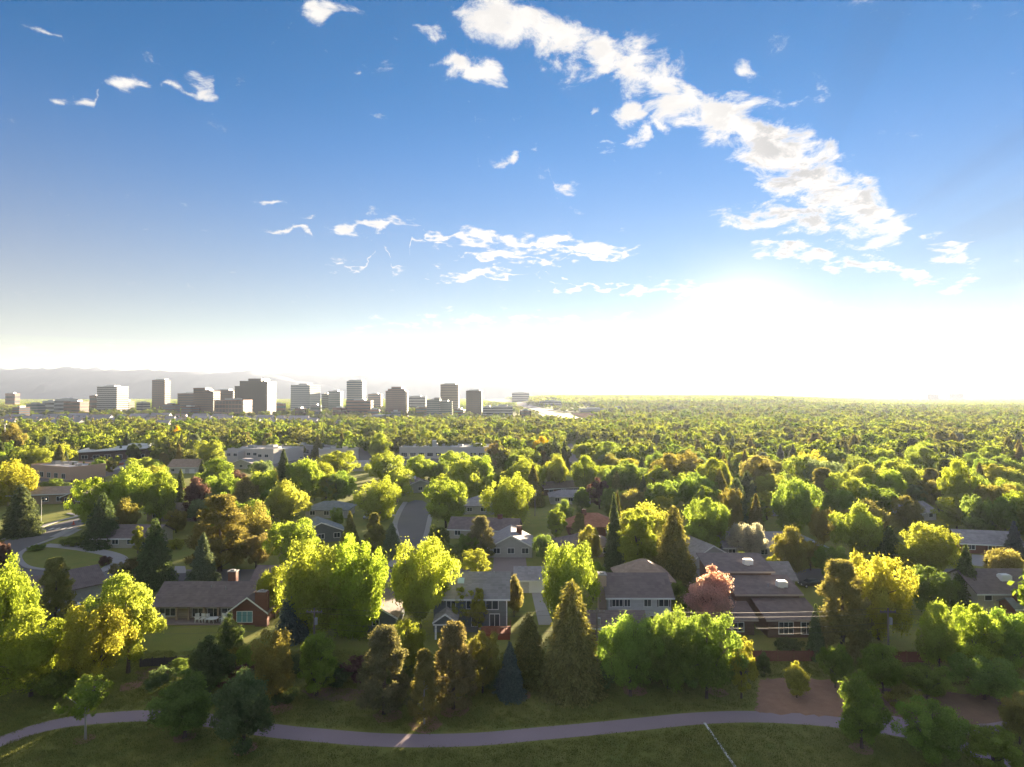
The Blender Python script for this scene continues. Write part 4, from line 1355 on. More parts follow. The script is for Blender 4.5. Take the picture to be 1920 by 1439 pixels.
simple('ranch_house', 1418, 1048, 15, 9, 2.8, 2.4, 'pale', 'slate', 'pale house behind the silvery tree', 'gable', 'x', 0, None, 4)
simple('ranch_house', 1336, 1064, 8, 9, 2.6, 2.2, 'pale', 'slate', 'slate-roofed garage left of the pink tree', 'gable', 'y', 15, None, 2, 'garage')
simple('ranch_house', 1524, 1052, 9, 8, 2.6, 2.0, 'pale', 'teal', 'small teal-roofed house behind the shaded olive tree', 'gable', 'y')
simple('ranch_house', 1725, 978, 14, 9, 2.7, 2.2, 'white', 'slate', 'white house with grey roof behind the fan-shaped bright tree', 'gable', 'x', 20, None, 3)
simple('ranch_house', 1860, 1040, 13, 8, 2.6, 2.2, 'brick', 'slate', 'small brick house with grey roof near the right edge', 'gable', 'x', -12, None, 3)
simple('ranch_house', 788, 924, 12, 9, 2.7, 2.2, 'pale', 'brown', 'house with pale chimney at the end of the street', 'gable', 'y', 20, (-1.5, 5.0, M_WHITE))
simple('ranch_house', 1056, 928, 15, 9, 2.7, 1.8, 'brown', 'dark', 'low dark-roofed house behind the pale spreading tree', 'gable', 'x', 18)
simple('ranch_house', 1070, 946, 14, 9, 2.6, 1.9, 'pale', 'slate', 'pale low house left of the egg-shaped green tree', 'hip')
simple('ranch_house', 1480, 968, 12, 9, 2.7, 2.2, 'pale', 'brown', 'brown-roofed house in the glare below the sun', 'gable', 'y')
simple('ranch_house', 1868, 902, 13, 9, 2.7, 2.2, 'pale', 'slate', 'grey-roofed house deep among the trees at far right', 'gable', 'x', 10)
simple('ranch_house', 1800, 848, 15, 10, 2.8, 2.2, 'white', 'slate', 'white low house high up among the trees at right', 'gable', 'x')
simple('ranch_house', 1688, 852, 16, 10, 2.8, 2.2, 'white', 'slate', 'white low house left of the other one high among the right trees', 'gable', 'x')
simple('ranch_house', 668, 884, 14, 9, 2.7, 2.2, 'pale', 'lilac', 'lilac-roofed house beyond the tufted tree', 'gable', 'x')
simple('ranch_house', 452, 880, 12, 9, 2.7, 2.4, 'pale', 'slate', 'slate-roofed house just below the white clinic building', 'gable', 'y')

# ------------------------------------------------------------------ shops and offices near the car parks
def flat_block(root, x0, x1, y0, y1, h, m, parapet=.5, z0=0.0, name='wall', roofm=None):
    MB().box(x0, y0, z0, x1, y1, h).build(name, m, root)
    r = MB().box(x0 + .3, y0 + .3, h + .004, x1 - .3, y1 - .3, h + .06).build('roof', roofm or mat('flat_roof', (.50, .49, .48), .8, .15, .2, 2.), root)
    if parapet:
        p = MB()
        p.box(x0 - .06, y0 - .06, h - .25, x1 + .06, y0 + .3, h + parapet).box(x0 - .06, y1 - .3, h - .25, x1 + .06, y1 + .06, h + parapet)
        p.box(x0 - .06, y0 + .302, h - .25, x0 + .3, y1 - .302, h + parapet).box(x1 - .3, y0 + .302, h - .25, x1 + .06, y1 - .302, h + parapet)
        p.build('parapet', m, root)
    return r


def units(roof, spots, z):
    for (x, y, w, d, h) in spots:
        MB().box(x - w / 2, y - d / 2, z + .07, x + w / 2, y + d / 2, z + .07 + h).build('rooftop_unit', M_METAL, roof)


M_PINK = mat('pink_stucco', (.56, .38, .28), .85, .1, .3)
M_WSTU = mat('white_stucco', (.56, .52, .48), .85, .1, .3)
M_DKBR = mat('dark_brick', (.12, .085, .075), .85, .2)
H, s = site('shop_building', 92, 898, 'pink stucco shop with flat roof and rooftop units at left', 'building', -24)
r = flat_block(H, -14, 15, 0, 16, 5.4, M_PINK, .6)
units(r, [(-9, 8, 3, 2.4, 1.6), (-4, 9, 2.4, 2.4, 1.3), (1, 10, 3.4, 2, 1.5), (8, 8, 2, 2, 1.1)], 5.4)
for i in range(5):
    window(H, -11 + i * 5.4, .6, 2.6, 2.2, -.01, 1)
H, s = site('meeting_hall', 216, 862, 'dark-walled hall with broad white roof behind the little round trees', 'building', 14)
MB().box(-19, 0, 0, 16, 18, 4.6).build('wall', M_DKBR, H)
MB().slab((-22, -1.5, 4.8), (17, -1.5, 6.6), (17, 19, 7.6), (-22, 19, 5.8), .4).build('roof', M_WHITE, H)
MB().box(4, 8, 7.0, 16, 18, 8.4).build('roof_box', M_WHITE, H)
for i in range(6):
    window(H, -16 + i * 6, .8, 3.2, 2.0, -.01, 1, glass=M_GLASS)
H, s = site('office_building', 84, 946, 'tan low building with brown roof behind the left-edge spruce', 'building', 16)
rf = gable(H, -11, 12, 0, 13, 3.6, 1.6, 'tan', 'tan', 'x', .7)
for i in range(5):
    window(H, -9 + i * 4.5, 1.0, 2.0, 1.5, -.01, 1)
H, s = site('retaining_wall', 130, 910, 'concrete retaining wall with posts above the tan low building', 'wall', 18)
for i in range(6):
    MB().box(-11 + i * 4, 0, 0, -7.3 + i * 4, .3, 2.0).build('wall_panel', M_CONC2, H)
    MB().box(-7.3 + i * 4, -.1, 0, -7.0 + i * 4, .4, 2.4).build('pillar', M_DKBR, H)
H, s = site('clinic_building', 470, 866, 'white clinic building of joined boxes beside the car park', 'building', -14)
r = flat_block(H, -16, 20, 0, 22, 6.8, M_WSTU, .6)
units(r, [(-8, 12, 4, 3, 1.6), (4, 14, 5, 4, 1.8), (12, 8, 3, 3, 1.4)], 6.8)
flat_block(H, -15.8, -4, -6, -.07, 5.6, M_WSTU, .5, name='wing')
flat_block(H, 10, 19.8, -7, -.07, 7.8, M_WSTU, .5, name='wing')
for i in range(8):
    window(H, -14 + i * 4.2, 3.6, 2.2, 1.5, -.01 if 10 > -14 + i * 4.2 > -4 else -6.01 if -14 + i * 4.2 <= -4 else -7.01, 1)
H, s = site('shop_building', 598, 852, 'long flat-roofed shops behind the parked cars', 'building')
r = flat_block(H, -26, 20, 0, 20, 5.0, mat('grey_stucco', (.40, .38, .37), .85, .1, .3), .7)
units(r, [(-14, 10, 4, 3, 1.5), (-2, 8, 3, 3, 1.5), (8, 12, 4, 3, 1.5)], 5.0)
for i in range(9):
    window(H, -24 + i * 5.2, .5, 3.6, 2.6, -.01, 2, name='shop_window')
H, s = site('shop_building', 640, 862, 'white flat-roofed shop at the right end of the long shops', 'building', 22)
r = flat_block(H, -12, 10, 0, 15, 5.6, M_WSTU, .8)
units(r, [(-4, 7, 3, 2.4, 1.5), (3, 8, 3, 2.4, 1.3)], 5.6)
for i in range(4):
    window(H, -10 + i * 5.4, .5, 3.4, 2.4, -.01, 2, name='shop_window')
H, s = site('school_building', 848, 860, 'long pale flat-roofed school with a roof box above the tree tops', 'building')
r = flat_block(H, -32, 25, 0, 24, 6.4, M_WSTU, .5)
units(r, [(-12, 12, 3, 3, 3.6), (-8, 14, 4, 3, 1.2), (4, 12, 3, 3, 1.2), (14, 12, 6, 4, 1.8)], 6.4)
for i in range(11):
    window(H, -29 + i * 5.2, 1.4, 3.4, 2.0, -.01, 2)

# ------------------------------------------------------------------ towers and offices on the skyline
def tower(name, x0, x1, ytop, Y, label, core, band, floors, depth=None, side=None, fin=0, cat='tower', ybase=None, rz=0, bandh=.5, steps=(), crown=None, band_m2=None):
    """glass core, one proud sill band per floor, plant room on top"""
    w = (x1 - x0) * Y / FPX
    d = depth or w * .8
    p = col_at((x0 + x1) / 2, Y)
    h = z_at(ytop, Y) - p.z
    root = empty(name, p, rad(rz))
    tag(root, label, cat, 'buildings on the skyline')
    HOUSES.append(((x0 + x1) / 2, 760, p))
    MB().box(-w / 2, 0, -4, w / 2, d, h).build('core', core, root)
    fh = h / floors
    e = .25
    for i in range(floors):
        z = fh * i + fh * (1 - bandh)
        # a ring of cladding round each storey
        b = MB()
        b.box(-w / 2 - e, -e, z, w / 2 + e, -.004, z + fh * bandh)
        b.box(-w / 2 - e, -.002, z, -w / 2 - .004, d + e, z + fh * bandh)
        b.box(w / 2 + .004, -.002, z, w / 2 + e, d + e, z + fh * bandh)
        b.build('storey_band', band, root)
    for i in range(fin):
        x = -w / 2 + w * (i + .5) / fin
        MB().box(x - .35, -e - .12, 0, x + .35, -e - .005, h).build('pier', band, root)
    pw = crown or .45
    MB().box(-w * pw / 2, d * .25, h + .005, w * pw / 2, d * .75, h + max(2.2, h * .045)).build('plant_room', M_METAL, root)
    for (fx0, fx1, dh) in steps:
        q = MB().box(-w / 2 + w * fx0, -.6, h + .006, -w / 2 + w * fx1, d * .9, h + dh)
        q.build('upper_block', core, root)
        nb_ = max(1, int(dh / fh))
        for i in range(nb_):
            MB().box(-w / 2 + w * fx0 - e, -.6 - e, h + dh * (i + .45) / nb_, -w / 2 + w * fx1 + e, -.605, h + dh * (i + .95) / nb_).build('storey_band', band, root)
    return root, w, d, h


G_DARK = glass_mat('tower_glass_dark', (.035, .04, .05), .18)
G_BLUE = glass_mat('tower_glass_blue', (.07, .11, .15), .12)
G_GREEN = glass_mat('tower_glass_green', (.10, .15, .15), .15)
B_WHITE = mat('white_cladding', (.42, .42, .415), .6, .06, .05, .5)
B_BRICK = mat('brown_cladding', (.095, .05, .037), .8, .1, .05, .5)
B_DARK = mat('charcoal_cladding', (.022, .023, .022), .7, .1, .05, .5)
B_TAN = mat('tan_cladding', (.21, .145, .085), .8, .1, .05, .5)
B_ROSE = mat('rose_cladding', (.21, .115, .092), .8, .1, .05, .5)
B_CONC = mat('grey_cladding', (.24, .24, .235), .8, .1, .05, .5)
tower('office_tower', 181, 220, 725, 1380, 'white banded tower with dark window strips, leftmost on the skyline', G_DARK, B_WHITE, 13, rz=-4, bandh=.42)
tower('office_tower', 285, 309, 713, 1620, 'slim brown tower standing alone before the mountains', G_DARK, B_BRICK, 16, fin=6, crown=.8, bandh=.6)
tower('office_building', 333, 372, 738, 1500, 'low brown block left of the pair of brick offices', G_DARK, B_BRICK, 7, depth=30)
tower('office_building', 363, 400, 733, 1260, 'brick office with sunlit right edge before the low brown block', G_DARK, B_BRICK, 10, depth=30, steps=((.0, .6, 6),), bandh=.62)
tower('office_building', 398, 437, 732, 1420, 'wide brick office between the parking deck and the dark complex', G_DARK, B_BRICK, 9, depth=34, bandh=.66)
tower('parking_deck', 402, 456, 750, 1130, 'open-sided parking deck with pale floor slabs in front of the brick offices', G_DARK, B_ROSE, 4, depth=40, fin=9, cat='building', bandh=.3)
tower('office_tower', 440, 468, 724, 1240, 'lower dark wing on the left of the tallest dark tower', G_DARK, B_DARK, 17, depth=40, steps=((.35, 1.0, 10),), bandh=.5, fin=8)
tower('office_tower', 464, 501, 715, 1210, 'tallest charcoal tower with broad stepped top', G_DARK, B_DARK, 18, depth=46, fin=12, steps=((.05, .7, 5),), crown=.5)
tower('office_tower', 500, 508, 729, 1900, 'narrow peach tower peeping out beside the tallest dark tower', G_DARK, B_ROSE, 12, depth=22)
tower('office_tower', 543, 583, 722, 1420, 'pale white tower with thin green window strips', G_GREEN, B_WHITE, 14, depth=44, rz=-14, bandh=.62)
tower('office_building', 603, 617, 739, 1500, 'dark low wing of the small green-glass office', G_GREEN, B_DARK, 8, depth=24)
tower('office_building', 616, 638, 734, 1480, 'small green-glass office left of the blue-glass tower', G_GREEN, B_CONC, 9, depth=26, bandh=.3)
tower('office_tower', 650, 679, 715, 1330, 'blue-glass tower with stacked loggias', G_BLUE, mat('pale_cladding', (.44, .41, .38), .7, .08, .05, .5), 15, depth=34, crown=.9, bandh=.22)
tower('office_building', 649, 694, 751, 1200, 'curved rose-banded podium in front of the blue-glass tower', G_DARK, B_ROSE, 5, depth=28, bandh=.55, cat='building')
tower('office_building', 690, 714, 739, 1700, 'pinkish mid-rise behind the rose podium', G_DARK, B_ROSE, 7, depth=26)
tower('office_tower', 723, 760, 733, 1230, 'brown tower with stepped pyramid-like top', G_DARK, B_ROSE, 12, depth=38, steps=((.12, .95, 4), (.3, .8, 8)), bandh=.5)
tower('office_building', 762, 798, 744, 1650, 'long pale mid-rise between the stepped brown tower and the tan tower', G_DARK, B_CONC, 5, depth=24)
tower('office_building', 800, 824, 750, 1120, 'green-glass banded office with rounded front before the tan tower', G_GREEN, B_CONC, 8, depth=30, bandh=.4, steps=((.6, 1.0, 4),))
tower('office_building', 822, 846, 753, 1130, 'right half of the green-glass banded office', G_GREEN, B_CONC, 7, depth=26, bandh=.4)
tower('office_tower', 826, 859, 721, 1360, 'tall tan tower with sand-coloured storey bands', G_DARK, B_TAN, 17, depth=36, bandh=.6, crown=.7)
tower('office_tower', 874, 903, 733, 1180, 'dark brown tower with notched top, rightmost of the towers', G_DARK, mat('umber_cladding', (.05, .034, .026), .8, .1, .05, .5), 13, depth=32, fin=9, crown=.75, bandh=.6)
tower('office_building', 905, 924, 763, 1110, 'left wing of the low white-banded office by the motorway', G_DARK, B_WHITE, 4, depth=24, bandh=.45, cat='building')
tower('office_building', 924, 961, 762, 1080, 'low white-banded office by the motorway', G_DARK, B_WHITE, 4, depth=26, bandh=.45, cat='building')
tower('office_building', 960, 992, 737, 2300, 'lone block on top of the rise beyond the motorway', G_DARK, B_CONC, 4, depth=40, cat='building')
tower('warehouse', 668, 776, 781, 990, 'long low grey building in front of the towers', G_DARK, B_CONC, 2, depth=30, cat='building')
tower('warehouse', 1012, 1052, 752, 1700, 'long white shed on the rise right of the motorway', G_DARK, B_WHITE, 2, depth=24, cat='building')
tower('warehouse', 1088, 1140, 767, 1300, 'white store beside the bare lots', G_DARK, B_WHITE, 2, depth=30, cat='building')
tower('warehouse', 1200, 1280, 779, 1120, 'wide pale store in the glare below the sun', G_DARK, B_WHITE, 2, depth=30, cat='building')
tower('warehouse', 1300, 1380, 775, 1200, 'second pale store in the glare, left of the sun', G_DARK, B_WHITE, 2, depth=30, cat='building')
tower('warehouse', 1440, 1520, 781, 1090, 'pale store in the glare just right of the sun', G_DARK, B_WHITE, 2, depth=30, cat='building')
tower('office_building', 80, 104, 752, 1330, 'low white building at the left end of the business park', G_DARK, B_WHITE, 3, depth=24, cat='building')
tower('office_building', 102, 132, 749, 1290, 'bright white-roofed building among low blocks at left', G_DARK, B_WHITE, 4, depth=30, cat='building')
tower('office_building', 120, 150, 753, 1210, 'rosy brick low block in front of the white-roofed building', G_DARK, B_ROSE, 4, depth=26, cat='building')
tower('office_building', 10, 28, 738, 1900, 'small peach building in trees at the far left edge', G_DARK, B_ROSE, 3, depth=20, cat='building')
tower('office_building', 168, 182, 742, 1600, 'small red-brown block left of the white banded tower', G_DARK, B_BRICK, 3, depth=18, cat='building')
tower('office_building', 1745, 1760, 739.5, 3800, 'tiny far block on the horizon at right', G_DARK, B_CONC, 8, depth=30, cat='building')
tower('office_building', 1786, 1806, 739, 4000, 'second tiny far block on the horizon at right', G_DARK, B_CONC, 8, depth=30, cat='building')
rl = random.Random(21)
lows = [(232, 752, 1500), (262, 755, 1380), (316, 758, 1300), (350, 763, 1120), (520, 757, 1350), (560, 766, 1080), (590, 760, 1250), (632, 765, 1100), (700, 768, 1060), (742, 772, 1010), (790, 764, 1150), (860, 768, 1040), (985, 770, 1050), (1160, 764, 1350), (60, 757, 1250), (30, 764, 1080)]
for k_, (cx_, yt_, Y_) in enumerate(sorted(lows)):
    ww_ = rl.uniform(12, 22)
    tower('low_rise_office', cx_ - ww_ / 2, cx_ + ww_ / 2, yt_, Y_, f"{['first', 'second', 'third', 'fourth', 'fifth', 'sixth', 'seventh', 'eighth', 'ninth', 'tenth', 'eleventh', 'twelfth', 'thirteenth', 'fourteenth', 'fifteenth', 'sixteenth'][k_]} small low office from the left around the tower bases", rl.choice([G_DARK, G_GREEN, G_BLUE]), rl.choice([B_ROSE, B_CONC, B_TAN, B_BRICK]), rl.choice([2, 3, 4]), depth=22, cat='building', rz=rl.uniform(-12, 12))
# terraces of town houses between the trees and the towers
ORD = ['first', 'second', 'third', 'fourth', 'fifth', 'sixth', 'seventh', 'eighth', 'ninth', 'tenth', 'eleventh', 'twelfth', 'thirteenth', 'fourteenth', 'fifteenth', 'sixteenth', 'seventeenth', 'eighteenth', 'nineteenth', 'twentieth']


def ordinal(i):
    if i < 20:
        return ORD[i]
    tens = ['', '', 'twenty', 'thirty', 'forty', 'fifty', 'sixty', 'seventy', 'eighty', 'ninety']
    n = i + 1
    if n % 10 == 0:
        return {20: 'twentieth', 30: 'thirtieth', 40: 'fortieth', 50: 'fiftieth', 60: 'sixtieth', 70: 'seventieth', 80: 'eightieth', 90: 'ninetieth'}.get(n, str(n) + 'th')
    return (tens[n // 10] + '-' + ORD[n % 10 - 1]) if n < 100 else str(n) + 'th'


rt = random.Random(5)
for row, (Y, xa, xb, nm, rc) in enumerate([(705, -8, 640, 'nearest', 'lilac'), (785, 10, 600, 'second', 'slate'), (870, -5, 560, 'third', 'lilac'), (970, 5, 420, 'farthest', 'slate')]):
    xs = xa
    k = 0
    while xs < xb:
        wp = rt.uniform(16, 42)
        p = col_at(xs + wp / 2, Y + rt.uniform(-22, 22))
        w = wp * p.y / FPX * .9
        root = empty('town_house', p, rad(rt.uniform(-14, 14)))
        tag(root, f'{ordinal(k)} terrace from the left in the {nm} row of town houses', 'house', 'terraces of town houses')
        hw = rt.uniform(5.2, 7.0)
        rise = rt.uniform(2.4, 3.6)
        rf = gable(root, -w / 2, w / 2, 0, 11, hw, rise, rt.choice(['pale', 'white', 'beige', 'pale']), rt.choice([rc, rc, 'slate', 'lilac', 'tan']), 'x', .5, trim=False)
        nw = max(2, int(w / 6))
        for i in range(nw):
            x = -w / 2 + w * (i + .5) / nw
            MB().box(x - 1.2, -.04, hw * .55, x + 1.2, -.004, hw * .85).build('window', M_GLASS, root)
        chimney(rf, rt.uniform(-w * .3, w * .3), 6.5, hw + rise * .4, hw + rise + 1.2, 1.2, 1.0)
        xs += wp + rt.uniform(3, 12)
        k += 1

# ------------------------------------------------------------------ more trees: fill the gardens of the middle distance
# parts of the view that stay open: (x0, x1, y0, y1, base) as seen from the camera; no tree in front may cover them
OPEN = [(738, 810, 938, 1036, 930), (925, 990, 1040, 1082, 1035), (30, 240, 985, 1066, 985), (0, 165, 968, 1030, 960), (860, 975, 920, 962, 965), (850, 965, 962, 1008, 1012), (925, 992, 992, 1042, 1046),
        (1085, 1136, 952, 1004, 1006), (1350, 1462, 1000, 1046, 1048), (1690, 1760, 952, 978, 978), (1830, 1890, 1003, 1038, 1040), (772, 802, 895, 924, 924), (1030, 1084, 893, 926, 928),
        (400, 525, 826, 862, 866), (520, 675, 828, 862, 862), (690, 915, 838, 858, 860), (155, 285, 830, 858, 862), (35, 140, 866, 896, 898), (125, 245, 874, 908, 910), (50, 128, 914, 944, 946),
        (205, 250, 984, 1026, 1028), (298, 345, 935, 976, 978), (312, 365, 864, 892, 888), (585, 640, 948, 972, 972), (590, 642, 985, 1018, 1018), (1062, 1078, 830, 882, 825), (1310, 1360, 1035, 1070, 1030),
        (1075, 1140, 1006, 1046, 1046), (1500, 1545, 1025, 1050, 1052), (655, 690, 870, 886, 886), (440, 462, 862, 880, 880), (1465, 1495, 950, 968, 968)]
BLOCK = [(-1e9, 1e9, 124.0, 139.0)]          # the cross street, in metres


def open_view(px, pt, pb, hw):
    for (x0, x1, y0, y1, yb) in OPEN:
        if pb > yb - 2 and px + hw > x0 and px - hw < x1 and pt < y1 and pb > y0:
            return True
    return False


def built_on(x, y, r):
    for (_, _, p) in HOUSES:
        if abs(p.x - x) < 9 + r and -3 - r < y - p.y < 11 + r and p.y < 900:
            return True
    return False


rf_ = random.Random(77)
cands = []
for _ in range(11500):
    Y = math.sqrt(rf_.uniform(80.0 ** 2, 760.0 ** 2))
    X = rf_.uniform(-1.12, 1.12) * Y
    cands.append((X, Y))
grid = {}
for (x, y, r) in TREES:
    grid.setdefault((int(x // 20), int(y // 20)), []).append((x, y, r))
LEAF_KINDS = [('round', 5), ('spread', 3), ('tuft', 3), ('oval', 2), ('egg', 1), ('pine', 1.6), ('spruce', 1.2), ('broad_spruce', 1.2)]
COLS = {'leafy': [('bright', 4), ('green', 4), ('lime', 2), ('deep', 2), ('olive', 1.1), ('brown', .12), ('purple', .3), ('sage', .6)], 'needle': [('dark', 3), ('olive', 3), ('brown', 1.2), ('blue', 1), ('sage', .6)]}


def pick(lst):
    t = rf_.uniform(0, sum(w for _, w in lst))
    for k, w in lst:
        t -= w
        if t <= 0:
            return k
    return lst[-1][0]


placed = []
for (X, Y) in cands:
    if any(a <= X <= b and c <= Y <= d for a, b, c, d in BLOCK):
        continue
    w = rf_.uniform(8.0, 16.5)
    kind = pick(LEAF_KINDS)
    if kind in ('spruce', 'egg', 'oval'):
        w *= .62
    elif kind in ('pine', 'broad_spruce'):
        w *= .75
    h = {'round': .92, 'spread': .85, 'tuft': 1.0, 'oval': 1.5, 'egg': 1.3, 'pine': 1.35, 'spruce': 1.9, 'broad_spruce': 1.35}[kind] * w * rf_.uniform(.85, 1.1)
    h = min(h, 14.5)
    r = w / 2
    gx, gy = int(X // 20), int(Y // 20)
    if any((x - X) ** 2 + (y - Y) ** 2 < ((r + q) * .72) ** 2 for i in (-1, 0, 1) for j in (-1, 0, 1) for (x, y, q) in grid.get((gx + i, gy + j), ())):
        continue
    if built_on(X, Y, r * .4):
        continue
    px, pb = screen(X, Y, 0)
    _, pt = screen(X, Y, h)
    beyond = px < -60 or px > 1980
    if Y < 120 and not beyond or px < -420 or px > 2340:
        continue
    if Y > 620 and px < 650 and rf_.random() > .2 or Y > 680 and px < 960 and rf_.random() > .4:
        continue
    if open_view(px, pt, pb, w / 2 * FPX / Y):
        continue
    grid.setdefault((gx, gy), []).append((X, Y, r))
    placed.append((Y, X, kind, h, w, beyond))
placed.sort()
n_ind = {'leafy_tree': sum(1 for o in COL.objects if o.name.startswith('leafy_tree')), 'pine_tree': 0, 'spruce_tree': 0}
REST = []
for (Y, X, kind, h, w, beyond) in placed:
    nm = NAMES[kind]
    colr = pick(COLS['leafy' if nm == 'leafy_tree' else 'needle'])
    lim = {'leafy_tree': 300, 'pine_tree': 60, 'spruce_tree': 80}[nm]
    if n_ind[nm] < lim and Y < 430 and not beyond:
        plant(kind, X, Y, 0, h, w, colr, None, 'tree', 'trees of the middle distance')
        n_ind[nm] += 1
    else:
        REST.append((X, Y, h, w, kind))

# labels for the trees planted without one: kind and colour, counted from the left round the landmark they stand by
LAND = [(p.x, p.y, t) for t, p in [
    ('the loop drive', gp(140, 1040)), ('the painted crossing', gp(115, 990)), ('the street end', gp(780, 950)), ('the wide driveway', gp(955, 1060)), ('the red-roofed house', gp(1110, 1000)),
    ('the silvery tree', gp(1402, 1050)), ('the fan-shaped bright tree', gp(1740, 1080)), ('the small brick house', gp(1860, 1040)), ('the pink shop', gp(92, 898)), ('the white-roofed hall', gp(216, 862)),
    ('the white clinic', gp(470, 866)), ('the long shops', gp(600, 856)), ('the long pale school', gp(848, 862)), ('the golden tree', gp(1016, 862)), ('the pale low house', gp(1070, 946)),
    ('the two-garage house', gp(342, 888)), ('the house in the glare', gp(1480, 968)), ('the lilac-roofed house', gp(668, 884)), ('the grey-roofed far house', gp(1868, 902)), ('the white far houses', gp(1745, 850)),
    ('the towering conifer', gp(1264, 1100)), ('the dark-roofed low house', gp(322, 978)), ('the glare below the sun', gp(1400, 860)), ('the slopes right of the glare', gp(1600, 880)), ('the left horizon pole', gp(8, 856)),
    ('the broad olive-brown pine', gp(412, 1072)), ('the teal-roofed houses', gp(606, 1000)), ('the lane of conifers', gp(1160, 880)), ('the motorway-side wood', gp(1200, 850))]]
bucket = {}
for t in FILLED:
    root, kind, colour, x, y, h, w = t
    lm = min(LAND, key=lambda q: (q[0] - x) ** 2 + (q[1] - y) ** 2)[2]
    bucket.setdefault((lm, kind, colour), []).append((screen(x, y, 0)[0], t))
for (lm, kind, colour), lst in bucket.items():
    lst.sort(key=lambda q: q[0])
    nm = SHAPE[kind] + ('' if kind in ('pine', 'spruce', 'broad_spruce') else ' tree')
    for i, (_, t) in enumerate(lst):
        if len(lst) == 1:
            t[0]['label'] = f'only {CWORD[colour]} {nm} near {lm}'
        else:
            t[0]['label'] = f'{ordinal(i)} {CWORD[colour]} {nm} from the left near {lm}'

# ------------------------------------------------------------------ the woods beyond, one mass to the horizon
LOW = []
for s_ in (201, 202, 203):
    LOW.append((make_leafy(s_, 2600, 9.5, 10.5, .06, 'round', .82, 34, 'far_leaf')[0], 9.5))
LOW.append((make_leafy(204, 2600, 11, 8, .05, 'oval', .8, 34, 'far_leaf')[0], 11))
LOW.append((make_spruce(205, 2200, 12, 5.5, .75, m='far_leaf')[0], 12))


def grove(seed):
    """a stand of trees as seen from a kilometre off"""
    rng = np.random.default_rng(seed)
    Cs, Ns = [], []
    for k in range(16):
        c = np.array([rng.uniform(-24, 24), rng.uniform(-24, 24), 0])
        h, r = rng.uniform(7, 12), rng.uniform(4, 6.5)
        d = sphere_dirs(rng, 95)
        Cs.append(c + d * np.array([r, r, h * .5]) * rng.uniform(.6, 1.05, (95, 1)) + np.array([0, 0, h * .52]))
        Ns.append(d + rng.normal(size=(95, 3)) * .5)
    C = np.concatenate(Cs)
    L = rng.uniform(1.9, 3.2, len(C))
    return leaf_mesh('grove', C, np.concatenate(Ns), L, L * .7, seed, MATS['far_leaf'])


GROVES = [grove(s_) for s_ in (301, 302, 303)]


def scatter(name, label, pts, meshes):
    """pts: x y z rot scale index; one object of many instances"""
    me = bpy.data.meshes.new(name)
    me.from_pydata([p[:3] for p in pts], [], [])
    for an, i, tp in (('rot', 3, 'FLOAT'), ('scl', 4, 'FLOAT'), ('idx', 5, 'INT')):
        at = me.attributes.new(an, tp, 'POINT')
        at.data.foreach_set('value', [p[i] for p in pts])
    o = tag(link(bpy.data.objects.new(name, me)), label, 'woods', kind='stuff')
    ng = bpy.data.node_groups.new(name, 'GeometryNodeTree')
    ng.interface.new_socket('Geometry', in_out='INPUT', socket_type='NodeSocketGeometry')
    ng.interface.new_socket('Geometry', in_out='OUTPUT', socket_type='NodeSocketGeometry')
    N = ng.nodes
    gi, go = N.new('NodeGroupInput'), N.new('NodeGroupOutput')
    jo = N.new('GeometryNodeGeometryToInstance')
    for m in meshes[::-1]:
        po = bpy.data.objects.new(name + '_source', m)
        oi = N.new('GeometryNodeObjectInfo')
        oi.inputs['Object'].default_value = po
        oi.inputs['As Instance'].default_value = False
        ng.links.new(oi.outputs['Geometry'], jo.inputs[0])
    ip = N.new('GeometryNodeInstanceOnPoints')
    ip.inputs['Pick Instance'].default_value = True
    ng.links.new(gi.outputs[0], ip.inputs['Points'])
    ng.links.new(jo.outputs[0], ip.inputs['Instance'])

    def attr(an, tp):
        a = N.new('GeometryNodeInputNamedAttribute')
        a.data_type = tp
        a.inputs[0].default_value = an
        return a.outputs[0]
    ng.links.new(attr('idx', 'INT'), ip.inputs['Instance Index'])
    cx_ = N.new('ShaderNodeCombineXYZ')
    ng.links.new(attr('rot', 'FLOAT'), cx_.inputs[2])
    ng.links.new(cx_.outputs[0], ip.inputs['Rotation'])
    ng.links.new(attr('scl', 'FLOAT'), ip.inputs['Scale'])
    ng.links.new(ip.outputs[0], go.inputs[0])
    md = o.modifiers.new('instances', 'NODES')
    md.node_group = ng
    return o


def highway_clear(px, py):
    """the motorway corridor and the bare lots, as bearings"""
    if 900 < px < 1090 and 744 < py < 795:
        c = np.interp(px, [900, 933, 970, 993, 1017, 1042, 1083], [747, 751, 756, 764, 771, 779, 789])
        return abs(py - c) < 5 + (py - 744) * .16
    if 1070 < px < 1300 and 771 < py < 791:
        return rs_.random() > .25
    if 1290 < px < 1565 and 776 < py < 790:
        return rs_.random() > .5
    return False


